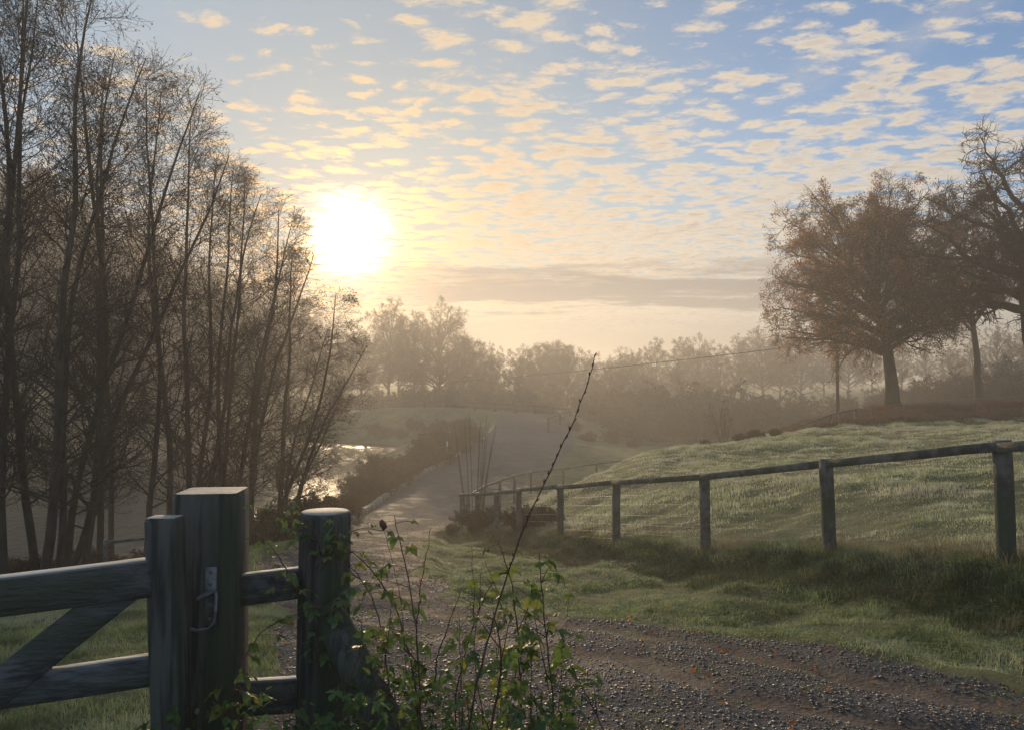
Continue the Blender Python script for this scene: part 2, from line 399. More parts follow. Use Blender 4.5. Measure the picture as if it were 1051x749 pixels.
def dirt(x, y):
    """bare earth strips running along the lane, 0..1"""
    rd = np.interp(y, REY, REX) - x + vnoise(x, y, 1.1) * .45; q = np.clip(np.asarray(y) / 9, .6, 1.4)
    a = np.exp(-((rd - .45) / (.38 * q)) ** 2) + np.exp(-((rd - 2.35 * q) / (.36 * q)) ** 2) + .6 * sstep(rd, 3.4, 4.6)
    return np.clip(a + vnoise(x, y, .35) * .7, 0, 1) * (1 - sstep(np.asarray(y, float), 18, 40))
def grid_mesh(name, xs, ys, hf, m, keep=None):
    X, Y = np.meshgrid(xs, ys, indexing='xy'); Z = hf(X.ravel(), Y.ravel())
    V = np.stack([X.ravel(), Y.ravel(), Z], 1); nx, ny = len(xs), len(ys)
    a = (np.arange(ny-1)[:, None] * nx + np.arange(nx-1)[None, :]).ravel()
    Q = np.stack([a, a+1, a+1+nx, a+nx], 1)
    if keep is not None:
        cx = V[Q, 0].mean(1); cy = V[Q, 1].mean(1); Q = Q[keep(cx, cy)]
        used = np.unique(Q); re = np.full(len(V), -1); re[used] = np.arange(len(used)); V = V[used]; Q = re[Q]
    return mesh_obj(name, V, [Q], m, smooth=True)

def ground_material():
    m = bpy.data.materials.new('turf_soil'); m.use_nodes = True; nt = m.node_tree; nt.nodes.clear(); g = G(nt)
    out = g.n('ShaderNodeOutputMaterial'); b = g.n('ShaderNodeBsdfPrincipled'); nt.links.new(b.outputs[0], out.inputs[0])
    tc = g.n('ShaderNodeTexCoord'); v = tc.outputs['Object']
    a = g.mix(g.ss(g.noise(v, 1.3, 8, .65), .35, .65), (.060, .075, .030), (.13, .145, .06))
    a = g.mix(g.ss(g.noise(v, .25, 5, .6), .45, .65), a, (.15, .155, .075))
    a = g.mix(g.m('MULTIPLY', g.ss(g.noise(v, 6, 6, .6), .5, .7), .6), a, (.075, .055, .035))
    g.put(b.inputs['Base Color'], a); b.inputs['Roughness'].default_value = .9; b.inputs['Specular IOR Level'].default_value = .15
    bp = g.n('ShaderNodeBump'); bp.inputs['Strength'].default_value = .8; bp.inputs['Distance'].default_value = .06
    g.put(bp.inputs['Height'], g.noise(v, 9, 8, .7)); nt.links.new(bp.outputs[0], b.inputs['Normal'])
    return m
def lane_material():
    m = bpy.data.materials.new('gravel_lane'); m.use_nodes = True; nt = m.node_tree; nt.nodes.clear(); g = G(nt)
    out = g.n('ShaderNodeOutputMaterial'); b = g.n('ShaderNodeBsdfPrincipled'); nt.links.new(b.outputs[0], out.inputs[0])
    tc = g.n('ShaderNodeTexCoord'); v = tc.outputs['Object']
    vo = g.n('ShaderNodeTexVoronoi'); g.put(vo.inputs['Vector'], v); vo.inputs['Scale'].default_value = 34
    a = g.mix(g.ss(g.noise(v, 22, 6, .7), .35, .65), (.038, .038, .041), (.105, .10, .105))
    at = g.n('ShaderNodeAttribute', attribute_name='dirt')
    a = g.mix(g.m('MULTIPLY', at.outputs['Fac'], .85), a, g.mix(g.ss(g.noise(v, 7, 6, .65), .35, .65), (.070, .050, .040), (.155, .11, .085)))
    a = g.mix(g.m('MULTIPLY', g.ss(g.noise(v, 3.5, 5, .6), .52, .68), .6), a, (.10, .10, .05))
    g.put(b.inputs['Base Color'], a)
    wet = g.ss(g.noise(v, 1.1, 4, .6), .45, .62)
    g.put(b.inputs['Roughness'], g.ss(wet, 0, 1, .95, .75)); b.inputs['Specular IOR Level'].default_value = .18
    bp = g.n('ShaderNodeBump'); bp.inputs['Strength'].default_value = .9; bp.inputs['Distance'].default_value = .022
    hh = g.m('ADD', g.noise(v, 30, 6, .7), g.m('MULTIPLY', vo.outputs[0], .6))
    g.put(bp.inputs['Height'], hh); nt.links.new(bp.outputs[0], b.inputs['Normal'])
    return m
def spaced(lo, hi, fine0, fine1, step, grow):
    a = list(np.arange(fine0, fine1, step)); s = step
    while a[-1] < hi: s = min(s * grow, 12); a.append(a[-1] + s)
    s = step; b = []; q = fine0
    while q > lo: s = min(s * grow, 12); q -= s; b.append(q)
    return np.array(b[::-1] + a)
gx = spaced(-300, 300, -5, 9, .11, 1.035); gy = spaced(-50, 415, 2.5, 16, .11, 1.013)
g_ = grid_mesh('ground', gx, gy, lambda x, y: H(x, y), ground_material()); tag(g_, kind='structure')
lx = spaced(-9, 9, -3, 5, .07, 1.04); ly = spaced(-3, 103, 2.5, 12, .06, 1.016)
ln = grid_mesh('gravel_lane', lx, ly, lambda x, y: H(x, y, True), lane_material(), keep=lambda x, y: lane_d(x, y) > -.45)
_v = np.empty(len(ln.data.vertices) * 3, dtype=np.float32); ln.data.vertices.foreach_get('co', _v); _v = _v.reshape(-1, 3)
_at = ln.data.attributes.new('dirt', 'FLOAT', 'POINT'); _at.data.foreach_set('value', dirt(_v[:, 0], _v[:, 1]).astype(np.float32))
tag(ln, kind='structure')

def water_material(name, ripple, scale):
    m = bpy.data.materials.new(name); m.use_nodes = True; nt = m.node_tree; nt.nodes.clear(); g = G(nt)
    out = g.n('ShaderNodeOutputMaterial'); b = g.n('ShaderNodeBsdfPrincipled'); nt.links.new(b.outputs[0], out.inputs[0])
    tc = g.n('ShaderNodeTexCoord'); v = g.v('MULTIPLY', tc.outputs['Object'], (1, .6, 1))
    b.inputs['Base Color'].default_value = (.025, .03, .022, 1); b.inputs['Roughness'].default_value = .10
    b.inputs['IOR'].default_value = 1.33; b.inputs['Specular IOR Level'].default_value = .5
    bp = g.n('ShaderNodeBump'); bp.inputs['Strength'].default_value = ripple; bp.inputs['Distance'].default_value = .12
    g.put(bp.inputs['Height'], g.noise(v, scale, 5, .6)); nt.links.new(bp.outputs[0], b.inputs['Normal'])
    return m
wt = grid_mesh('water', np.linspace(-140, -7, 40), np.linspace(13, 112, 40), lambda x, y: np.full(len(x), -4.0), water_material('lake_water', 1.0, 1.6))
tag(wt, kind='structure')
pz = float(H(np.array([-.3]), np.array([50.]), True)[0])
def puddle(cx, cy, rx, ry, seed):
    an = np.linspace(0, 2*np.pi, 72, endpoint=False); rr = 1 + .22*np.sin(3*an+seed) + .12*np.sin(5*an+2*seed) + .07*np.sin(11*an)
    V = [(cx, cy, 0)] + [(cx + rx*r*math.cos(t), cy + ry*r*math.sin(t), 0) for t, r in zip(an, rr)]
    V = np.array(V); V[:, 2] = -3.735
    T = [[0, i+1, (i+1) % 72 + 1] for i in range(72)]
    o = mesh_obj('puddle_water', V, [np.array(T)], water_material('puddle_water', .06, 3)); tag(o, kind='structure')
puddle(-.2, 49, 1.7, 4.0, 1.0)

# kerb along the water side of the lane
kb = MB()
ky = np.arange(23, 88, 1.0); kx = np.interp(ky, LEY, LEX) - .15
kz = H(kx, ky)
kp = np.stack([kx, ky, kz], 1)
for i in range(len(ky)-1):
    a, b = kp[i].copy(), kp[i+1].copy(); a[2] += .02; b[2] += .02
    beam(kb, a, a + (b - a) * .985, .26, .42, bev=.03, seg=1)
tag(kb.build('kerb', M['concrete']), kind='structure')

# ------------------------------------------------------------------ haze
hz = MB(); x0, x1, y0, y1, z0, z1 = -330, 330, -80, 440, -9, 27
hz.add([(x, y, z) for z in (z0, z1) for y in (y0, y1) for x in (x0, x1)], np.array([[0,2,3,1],[4,5,7,6],[0,1,5,4],[2,6,7,3],[0,4,6,2],[1,3,7,5]]))
hm = bpy.data.materials.new('haze_air'); hm.use_nodes = True; nt = hm.node_tree; nt.nodes.clear(); g = G(nt)
o_ = g.n('ShaderNodeOutputMaterial'); pv = g.n('ShaderNodeVolumePrincipled')
pv.inputs['Color'].default_value = (.92, .885, .84, 1); pv.inputs['Density'].default_value = .0028; pv.inputs['Anisotropy'].default_value = .50
nt.links.new(pv.outputs[0], o_.inputs['Volume'])
tag(hz.build('haze', hm), kind='stuff')

# ------------------------------------------------------------------ branching plants
def unit(v): return v / (np.linalg.norm(v, axis=-1, keepdims=True) + 1e-9)
def curve(base, d, L, K, rng, wig=.15, up=0.0, seedup=None):
    """base (N,3), d (N,3) unit, L (N,) -> (N,K,3) wandering polylines"""
    N = len(base); Pn = np.zeros((N, K, 3)); Pn[:, 0] = base; cur = d.copy(); st = (L / (K - 1))[:, None]
    for k in range(1, K):
        cur = unit(cur + rng.normal(0, wig, (N, 3)) + np.array([0, 0, up]))
        Pn[:, k] = Pn[:, k-1] + cur * st
    return Pn
def spawn(Pp, Rp, per, rng, t=(.2, 1), ang=(35, 65), length=None, K=4, wig=.15, up=0.0, rr=(.5, .2), lenv=.3):
    N, Kp, _ = Pp.shape
    idx = np.repeat(np.arange(N), per)
    tt = (np.tile((np.arange(per) + .5) / per, N) + rng.uniform(-.4, .4, N*per) / per)
    tt = np.clip(t[0] + (t[1] - t[0]) * tt, 0, .999)
    f = tt * (Kp - 1); i0 = f.astype(int); fr = (f - i0)[:, None]
    b = Pp[idx, i0] * (1 - fr) + Pp[idx, i0+1] * fr
    tan = unit(Pp[idx, i0+1] - Pp[idx, i0]); rad = Rp[idx, i0] * (1 - fr[:, 0]) + Rp[idx, i0+1] * fr[:, 0]
    rv = unit(np.cross(tan, rng.normal(0, 1, (N*per, 3))))
    a = np.radians(rng.uniform(ang[0], ang[1], N*per))[:, None]
    d = unit(tan * np.cos(a) + rv * np.sin(a))
    L = length(tt, idx) * (1 + rng.uniform(-lenv, lenv, N*per))
    C = curve(b, d, L, K, rng, wig, up)
    r0 = np.minimum(rad * rr[0], L * .05)
    Rr = r0[:, None] * np.linspace(1, rr[1], K)[None]
    return C, Rr
def leaves(pts, size, rng, n=1, spread=.05, droop=0.0):
    """little folded leaves around pts (N,3)"""
    q = np.repeat(pts, n, axis=0) + rng.normal(0, spread, (len(pts)*n, 3)); N = len(q)
    a = unit(rng.normal(0, 1, (N, 3)) + np.array([0, 0, -droop])); b = unit(np.cross(a, rng.normal(0, 1, (N, 3)))); nn = np.cross(a, b)
    s = (size * rng.uniform(.6, 1.3, N))[:, None]
    V = np.stack([q, q + a*s*.5 + b*s*.32 + nn*s*.1, q + a*s, q + a*s*.5 - b*s*.32 + nn*s*.1], 1).reshape(-1, 3)
    i = np.arange(N) * 4
    return V, np.stack([i, i+1, i+2, i+3], 1)

def alder_meshes(seed, nb=64, leafy=0.0, Hh=12.0):
    rng = np.random.default_rng(seed)
    tk = curve(np.array([[0, 0, -.5]]), np.array([[0, 0, 1.]]), np.array([Hh + .5]), 18, rng, .045, .04)
    s = tk[0, -1]; fix = np.linspace(0, 1, 18)[:, None]; tk[0] -= fix * np.array([s[0], s[1], s[2] - Hh])
    tr = (.070 * (1 - np.linspace(0, 1, 18)) ** .85 + .010)[None]
    P1, R1 = spawn(tk, tr, nb, rng, (.16, .985), (38, 68), lambda t, i: .30 + 2.0 * np.clip(1 - t, 0, 1) ** .7 * np.clip(t * 4.2, .35, 1), 7, .13, .07, (.34, .25), .45)
    P2, R2 = spawn(P1, R1, 8, rng, (.18, 1), (30, 62), lambda t, i: .22 + .75 * (1.05 - t), 5, .16, .05, (.55, .4))
    P3, R3 = spawn(P2, R2, 6, rng, (.2, 1), (28, 60), lambda t, i: .13 + .30 * (1.1 - t), 3, .2, .03, (.8, .5))
    R2 = np.maximum(R2, .0038); R3 = np.maximum(R3, .0028); R1 = np.maximum(R1, .006)
    tb = MB(); tb.add(*tubes(tk, tr, 9))
    cb = MB()
    cb.add(*tubes(P1, R1, 5, False)); cb.add(*tubes(P2, R2, 3, False)); cb.add(*tubes(P3, R3, 3, False))
    # catkins and cones near the twig ends
    e = P3[:, -1][rng.random(len(P3)) < .8]
    cb.add(*leaves(e, .040, rng, 1, .02, 1.0))
    lf = None
    if leafy:
        e = P3[:, -1]; cl = vnoise(e[:, 0] * 3 + e[:, 2] * 2, e[:, 1] * 3 + e[:, 2], 1.0) > .12
        e = e[cl & (rng.random(len(e)) < leafy)]
        lf = leaves(e, .075, rng, 1, .03, 1.5)
    return tb, cb, lf

def copy_tree(o, parent=None):
    k = o.copy(); col.objects.link(k); k.parent = parent
    for ch in list(o.children): copy_tree(ch, k)
    return k

def aim(o, base, top, height):
    d = Vector(top) - Vector(base); s = d.length / height
    q = d.to_track_quat('Z', 'Y')
    o.location = base; o.rotation_mode = 'QUATERNION'
    o.rotation_quaternion = q @ Matrix.Rotation(random.uniform(0, 6.28), 4, 'Z').to_quaternion()
    o.scale = (s, s, s)

random.seed(11)
alders = []
for k in range(6):
    root = empty('alder_tree', (0, 0, 0))
    tb, cb, lf = alder_meshes(40 + k, nb=(46, 42, 50, 40, 44, 50)[k], leafy=.8 if k == 5 else 0.0)
    tb.build('trunk', M['bark'], root, True); cr = cb.build('crown', M['twig'], root)
    if lf is not None: mesh_obj('leaves', lf[0], [lf[1]], M['darkleaf'], cr)
    alders.append(root)
def gz(x, y): return float(H(np.array([float(x)]), np.array([float(y)]))[0])
# base px, depth, top px, top py, prototype
AL = [(-60,17,-70,-160,0),(-18,18,-30,-90,1),(8,17.5,24,-20,2),(-5,20,40,-10,3),(48,19,34,-60,4),(50,17,95,-5,0),(64,18,150,60,1),(70,18.6,205,95,2),
      (78,19.4,235,160,3),(86,20,78,30,4),(108,22,118,55,0),(120,24,108,70,5),(176,24,165,95,1),(150,22,150,85,3),(196,25,196,120,2),(188,26,222,165,4),(222,26,252,176,0),(205,25.5,268,200,3),
      (238,27,240,170,1),(232,26.5,300,228,2),(262,28,286,215,4),(256,27,322,262,5),(284,28.5,300,262,0),(276,27.5,345,300,5),(292,29,338,335,1),(296,28,378,352,5),(300,29.5,352,395,3)]
ad = ['nearest the left edge of the picture, mostly cut off', 'second from the left edge, rising straight out of the frame', 'beside the far left, leaning a little right', 'behind the far left stems',
      'upright on the bank left of the leaning clump', 'leftmost stem of the leaning clump above the gate rail', 'second leaning stem of the clump above the gate rail', 'strongly leaning stem of the clump above the gate rail',
      'lowest leaning stem of the clump above the gate rail', 'upright stem at the back of the clump above the gate rail', 'thin stem right of the leaning clump', 'thin stem with a few dead leaves behind the gate stile',
      'straight tall stem directly above the square gatepost', 'thin stem left of the square gatepost top', 'straight stem above the right side of the gatepost', 'stem rising from behind the gatepost, leaning right',
      'stem just right of the gatepost, topped by golden cloud', 'leaning stem right of the gatepost with a top beside the glow', 'upright stem between gatepost and round post', 'long leaning stem reaching toward the sun',
      'stem in front of the golden water glints', 'leaning stem with dead leaves below the sun', 'short stem by the water glints', 'leaning leafy stem at the right end of the belt',
      'low thin stem beside the pale lake glints', 'outermost leaning stem with clusters of dark dead leaves', 'shortest stem at the right foot of the belt']
for i, (bx, Y, tx, ty, k) in enumerate(AL):
    o = alders[k] if not any(a[4] == k for a in AL[:i]) else copy_tree(alders[k])
    b = P(bx, 408, Y); b.z = gz(b.x, b.y) - .05
    t = P(tx, ty, Y + random.uniform(-.8, .8)); aim(o, b, t, 12.0)
    w = (1.0 + .25 * random.random()) * min(1.3, 14 / max(6, (t - b).length)); o.scale = (o.scale[0]*w, o.scale[1]*w, o.scale[2])
    tag(o, 'bare alder tree, ' + ad[i], 'tree', 'bare alders on the lake bank')

def crown_tree(seed, trunk_h, cx, cz, rx, rz, r0, n1, n2, n3, n4, leaf=0, lsize=.10, minr=.008, gnarl=.12, lm=None, bm=None, tm=None, name='oak_tree', bottom=.22, lrand=.7, fill=.85):
    """broad tree: limbs sweep from the trunk to points on an uneven crown envelope"""
    rng = np.random.default_rng(seed); root = empty(name, (0, 0, 0))
    Kt = 12; zt = np.linspace(-.4, trunk_h, Kt)
    tk = np.zeros((1, Kt, 3)); tk[0, :, 2] = zt; tk[0, :, 0] = cx * np.clip(zt / trunk_h, 0, 1) ** 2 * .7 + np.cumsum(rng.normal(0, .05 * r0 * 4, Kt)); tk[0, :, 1] = np.cumsum(rng.normal(0, .04, Kt))
    tr = (r0 * (1 - .80 * np.clip(zt / trunk_h, 0, 1) ** .8))[None]; tr[0, 0] *= 1.5; tr[0, 1] *= 1.12
    # targets
    u = rng.random(n1); az = np.arange(n1) * 2.39996 + rng.uniform(-.3, .3, n1)
    pol = np.arccos(1 - (np.arange(n1) + .5) / n1 * 1.55)
    lob = 1 + .22 * np.sin(az * 3 + seed) * np.sin(pol * 2) + rng.uniform(-.16, .10, n1)
    tg = np.stack([cx + rx * np.sin(pol) * np.cos(az) * lob, rx * np.sin(pol) * np.sin(az) * lob, cz + rz * np.cos(pol) * lob], 1) 
    tg = np.array([cx, 0, cz]) + (tg - np.array([cx, 0, cz])) * fill
    ht = np.clip((tg[:, 2] - (cz - rz)) / (2 * rz), 0, 1)
    tb_ = np.clip(bottom + (1 - bottom) * ht * .95 - rng.uniform(0, .1, n1), bottom * .9, .97)
    f = tb_ * (Kt - 1); i0 = f.astype(int); fr = (f - i0)[:, None]; b = tk[0, i0] * (1 - fr) + tk[0, np.minimum(i0 + 1, Kt-1)] * fr
    K = 10; s = np.linspace(0, 1, K)[None, :, None]
    dist = np.linalg.norm(tg - b, axis=1)
    mid = (b + tg) / 2 + np.stack([rng.normal(0, .05, n1) * dist, rng.normal(0, .05, n1) * dist, dist * rng.uniform(.02, .16, n1)], 1)
    P1 = b[:, None] * (1 - s) ** 2 + 2 * mid[:, None] * s * (1 - s) + tg[:, None] * s ** 2
    P1[:, 1:] += np.cumsum(rng.normal(0, gnarl, (n1, K-1, 3)), axis=1) * (dist / 14)[:, None, None] * np.linspace(.6, 1, K-1)[None, :, None]
    rb = np.interp(tb_, [0, 1], [r0 * .52, r0 * .20]) * rng.uniform(.8, 1.15, n1)
    R1 = rb[:, None] * (1 - .85 * np.linspace(0, 1, K)[None])
    sc_ = rx / 6.5
    P2, R2 = spawn(P1, R1, n2, rng, (.22, 1), (28, 62), lambda t, i: (1.0 + 2.0 * (1.05 - t)) * sc_, 6, gnarl * 1.6, .03, (.5, .3))
    P3, R3 = spawn(P2, R2, n3, rng, (.2, 1), (28, 65), lambda t, i: (.45 + .8 * (1.05 - t)) * sc_, 4, gnarl * 2, .03, (.6, .4))
    R2 = np.maximum(R2, minr * 1.5); R3 = np.maximum(R3, minr)
    tb = MB(); tb.add(*tubes(tk, tr, 12)); tb.build('trunk', bm, root, True)
    cb = MB(); cb.add(*tubes(P1, R1, 7)); cb.add(*tubes(P2, R2, 4, False)); cb.add(*tubes(P3, R3, 3, False))
    ends = P3[:, -1]
    if n4:
        P4, R4 = spawn(P3, R3, n4, rng, (.25, 1), (25, 65), lambda t, i: (.22 + .3 * (1.05 - t)) * sc_, 3, .2, .02, (.8, .6))
        cb.add(*tubes(P4, np.maximum(R4, minr * .7), 3, False)); ends = np.concatenate([P4[:, -1], P4[:, 1]])
    cr = cb.build('crown', tm, root)
    if leaf:
        cl = vnoise(ends[:, 0] + ends[:, 2] * .7, ends[:, 1] + ends[:, 2] * .5, .9) + vnoise(ends[:, 0] * 2 + 7, ends[:, 2] * 2, .8) * .6
        e = ends[(cl > -.25 + (1 - lrand) * 1.1)]
        V, Q = leaves(e, lsize, rng, leaf, .10, .6); mesh_obj('leaves', V, [Q], lm, cr)
    return root

ok = crown_tree(3, 10.5, -1.7, 7.9, 7.0, 8.2, .50, 42, 12, 9, 5, 3, .11, .010, .16, M['oakleaf'], M['oakbark'], M['oaktwig'], bottom=.20, lrand=.80)
b = P(916, 421, 50); ok.location = (b.x, b.y, gz(b.x, b.y) - .05)
tag(ok, 'broad oak tree with russet leaves on the crest of the frosty field', 'tree')
ok2 = crown_tree(8, 11.5, -.6, 8.6, 6.6, 6.6, .60, 26, 11, 9, 4, 0, .1, .012, .42, M['oakleaf'], M['oakbark'], M['oaktwig'], bottom=.32)
b = P(1082, 430, 40); ok2.location = (b.x, b.y, gz(b.x, b.y) - .05); ok2.scale = (1.1, 1.1, 1.12)
tag(ok2, 'gnarled almost bare dark oak cut off by the right edge', 'tree')
ok3 = crown_tree(21, 13.5, -1.0, 11.0, 4.6, 6.2, .33, 28, 11, 9, 4, 2, .12, .012, .16, M['darkleaf'], M['oakbark'], M['oaktwig'], name='field_tree', bottom=.30)
b = P(1003, 415, 60); ok3.location = (b.x, b.y, gz(b.x, b.y) - .05)
tag(ok3, 'slimmer dark leaved tree standing behind and right of the russet oak', 'tree')

# ------------------------------------------------------------------ far woods
far = []
for k in range(5):
    r = crown_tree(60 + k, (12, 14, 11, 13, 10)[k], 0, (8.2, 9.6, 7.6, 8.8, 7)[k], (5.4, 4.4, 5.8, 4.8, 5.2)[k], (8.0, 9.2, 7.2, 8.4, 6.8)[k], .28, 38, 9, 9, 6, 1, .09, .013, .12,
                   M['fartwig'], M['farbark'], M['fartwig'], name='woodland_tree', bottom=.07, lrand=.55)
    far.append(r)
used = set()
def place(protos, k, x, y, s, label, cat, group, sz=1.0):
    o = protos[k] if id(protos[k]) not in used else copy_tree(protos[k])
    used.add(id(protos[k]))
    o.location = (x, y, gz(x, y) - .1); o.rotation_euler = (0, 0, random.uniform(0, 6.28)); o.scale = (s, s, s * sz)
    tag(o, label, cat, group); return o
FH = [16.5, 19, 15, 17.5, 14]
random.seed(4)
# px, depth, crown top py
FT = [(372,112,338),(398,120,318),(425,128,322),(452,124,333),(476,130,345),(505,140,352),(532,126,352),(556,132,343),(582,128,350),(605,142,362),(626,124,364),(650,134,356),(672,146,350),(694,128,368),(716,150,345),(738,140,352),(760,156,345),(782,150,338),
      (800,160,345),(822,148,352),(845,158,350),(870,150,350),(895,160,345),(925,140,350),(950,150,345),(975,135,348),(1000,120,345),(1025,125,335),(1050,110,340),(1080,100,330),
      (408,150,332),(490,155,348),(570,160,352),(640,165,350),(700,170,348),(660,118,378),(610,116,380),(720,118,382)]
LT = [(-90,92,150),(-60,100,170),(-30,95,165),(0,98,175),(30,104,190),(60,98,200),(90,106,205),(120,100,222),(150,108,235),(180,102,252),(210,108,262),(240,112,280),(268,108,296),(296,112,310),(322,116,322),(346,118,330),
      (15,125,165),(75,128,190),(135,130,220),(195,130,250),(255,134,282),(310,136,312)]
def bearing(px):
    if px < 250: return 'behind the alder belt'
    if px < 480: return 'in golden mist below the sun'
    if px < 620: return 'beyond the embankment railing'
    if px < 790: return 'between embankment and oak'
    return 'behind the oak on the rise'
ORD = 'first second third fourth fifth sixth seventh eighth ninth tenth eleventh twelfth thirteenth fourteenth fifteenth'.split()
def ordl(r_, n_, a='left', b='right'):
    return (ORD[r_] + ' from the ' + a) if r_ < (n_ + 1) // 2 else (ORD[n_ - 1 - r_] + ' from the ' + b)
def rank(lst, i, key):
    same = sorted([(q, j) for j, (q, kk) in enumerate(lst) if kk == key]); return [j for _, j in same].index(i), len(same)
SH = ['broad', 'tall narrow', 'wide round', 'upright', 'low rounded']
ALLW = FT + LT
def wood_label(i, px, Y, k):
    r_, n_ = rank([(q[0], bearing(q[0])) for q in ALLW], i, bearing(px))
    return '%s hazy tree %s, %s' % (SH[k], bearing(px), ordl(r_, n_))
for i, (px, Y, ty) in enumerate(ALLW):
    k = (i * 3 + i // 5) % 5
    x = (px - CX) / F * Y; z = gz(x, Y); h = P(px, ty, Y).z - z; h *= random.uniform(.93, 1.10) * (1.16 if 360 < px < 470 else 1)
    place(far, k, x, Y, h / FH[k], wood_label(i, px, Y, k), 'tree', 'woodland trees ' + bearing(px))

# thickets: shrubs with many stems
def shrub_root(seed, h, rx, n1, leaf, lsize, lm, tm, name, minr=.012, fill=1.0):
    rng = np.random.default_rng(seed); root = empty(name, (0, 0, 0))
    az = rng.uniform(0, 6.283, n1); tilt = np.sqrt(rng.random(n1)) * .95
    d = unit(np.stack([np.cos(az) * tilt * rx / h * 1.3, np.sin(az) * tilt * rx / h * 1.3, np.ones(n1)], 1))
    base = np.stack([np.cos(az) * rx * .3 * tilt, np.sin(az) * rx * .3 * tilt, np.full(n1, -.15)], 1)
    P1 = curve(base, d, h * rng.uniform(.75, 1.08, n1) * (1 - .22 * tilt), 8, rng, .10, .04); R1 = (h * .011) * np.linspace(1, .25, 8)[None] * np.ones((n1, 1))
    P2, R2 = spawn(P1, R1, 9, rng, (.15, 1), (25, 55), lambda t, i: h * (.10 + .16 * (1 - t)), 5, .15, .04, (.5, .4))
    P3, R3 = spawn(P2, R2, 7, rng, (.2, 1), (25, 60), lambda t, i: h * .075 * (1.3 - t), 3, .2, .02, (.7, .5))
    mb = MB(); mb.add(*tubes(P1, np.maximum(R1, minr), 5, False)); mb.add(*tubes(P2, np.maximum(R2, minr * .7), 3, False)); mb.add(*tubes(P3, np.maximum(R3, minr * .5), 3, False))
    st = mb.build('stems', tm, root)
    if leaf:
        V, Q = leaves(np.concatenate([P3[:, -1], P3[:, 1]]), lsize, rng, leaf, .06, .3); mesh_obj('foliage', V, [Q], lm, root)
    return root
thick = [shrub_root(80 + k, 4.0, 3.0, 34, 2, .13, M['fartwig'], M['fartwig'], 'thicket_shrub', .02) for k in range(3)]
TH = [(625,98,392),(655,96,388),(690,95,386),(722,94,384),(755,92,396),(770,90,402),(640,88,415),(675,86,412),(715,84,408),(745,82,412),(600,100,400),(800,96,396),(840,92,400),(880,90,398),(930,88,385),(965,86,380),(995,84,372),(1030,80,368),(1060,76,360),
      (560,112,392),(530,114,396),(500,116,394),(470,116,390),(440,118,388),(410,118,392),(380,118,396),(350,116,400),(1010,70,390),(1045,68,384),(975,74,392)]
for i, (px, Y, ty) in enumerate(TH):
    x = (px - CX) / F * Y; z = gz(x, Y); h = P(px, ty, Y).z - z
    o = place(thick, i % 3, x, Y, max(.6, h / 4.0), 'misty leafless shrub ' + bearing(px) + ', ' + ordl(*rank([(q[0], bearing(q[0])) for q in TH], i, bearing(px))), 'shrub', 'shrubs ' + bearing(px)); 
    w = 1.25; o.scale = (o.scale[0]*w, o.scale[1]*w, o.scale[2])
# lakeside hedge between kerb and water
hb = [shrub_root(90 + k, 1.7, 1.3, 40, 3, .09, M['hedge'], M['twig'], 'hedge_shrub', .006) for k in range(3)]
HG = []
for i, yy in enumerate(np.concatenate([np.arange(24, 74, 1.9), np.arange(43, 70, 2.6)])):
    inner = i < 27
    xl = np.interp(yy, LEY, LEX) - (.95 if inner else 2.0) + random.uniform(-.25, .25)
    HG.append((xl, yy, inner))
for i, (x, y, inner) in enumerate(HG):
    s = random.choice((.45, .6, .75, .85, 1.0, 1.25)) * random.uniform(.85, 1.1) * (1.0 if y > 30 else .75) * (1.1 if y > 50 else 1)
    place(hb, i % 3, x, y, s, 'brown hedge shrub ' + ('just behind the stone kerb, ' if inner else 'on the lake side, ') + ordl(*rank([(q[1], q[2]) for q in HG], i, inner), a='near end', b='far end'), 'shrub', 'lakeside hedge shrubs ' + ('behind the kerb' if inner else 'by the water'))
SL = [(398,96,.9),(412,95,.7),(425,97,1.0),(440,94,.8),(452,93,1.1),(468,92,.8),(478,90,.9),(386,98,1.0),(604,78,.7),(628,80,.9),(650,78,.6),(590,84,.7)]
for i, (px, Y, s_) in enumerate(SL):
    lft = px < 500
    place(hb, i % 3, (px - CX) / F * Y, Y, s_, 'brown scrub bush on the misty slope %s of the embankment lane, ' % ('left' if lft else 'right') + ordl(*rank([(q[0], q[0] < 500) for q in SL], i, lft)), 'shrub', 'scrub on the embankment slopes')
# undergrowth at the foot of the alders
UX = [10, 35, 60, 95, 120, 150, 170, 215, 245, 258, 272, 248, 282]
for i in range(13):
    px = UX[i]; Y = [19,18.5,19.5,21,22,23,24,25,26,27,28,23,25][i]
    x = (px - CX) / F * Y
    place(hb, (i + 1) % 3, x, Y, random.uniform(.45, .8), 'scrubby brown undergrowth at the foot of the alders, ' + ordl(*rank([(q, 0) for q in UX], i, 0)), 'shrub', 'undergrowth under the alders')

# sapling on the crest, twiggy shrub bank
sap = shrub_root(120, 3.0, .8, 9, 0, .1, M['oaktwig'], M['oaktwig'], 'bare_sapling', .012)
b = P(743, 451, 60); sap.location = (b.x, b.y, b.z - .3); sap.scale = (1.25, 1.25, 1.25); tag(sap, 'small bare sapling beyond the field crest in front of misty thicket', 'sapling')
for (px, Y, s) in ((722, 37, .30), (760, 40, .35), (775, 40.5, .40), (795, 41, .3)):
    x = (px - CX) / F * Y
    place(hb, 1, x, Y, s, 'low dark tuft of scrub on the field crest, ' + ordl([722, 760, 775, 795].index(px), 4), 'shrub', 'scrub tufts on the field crest')

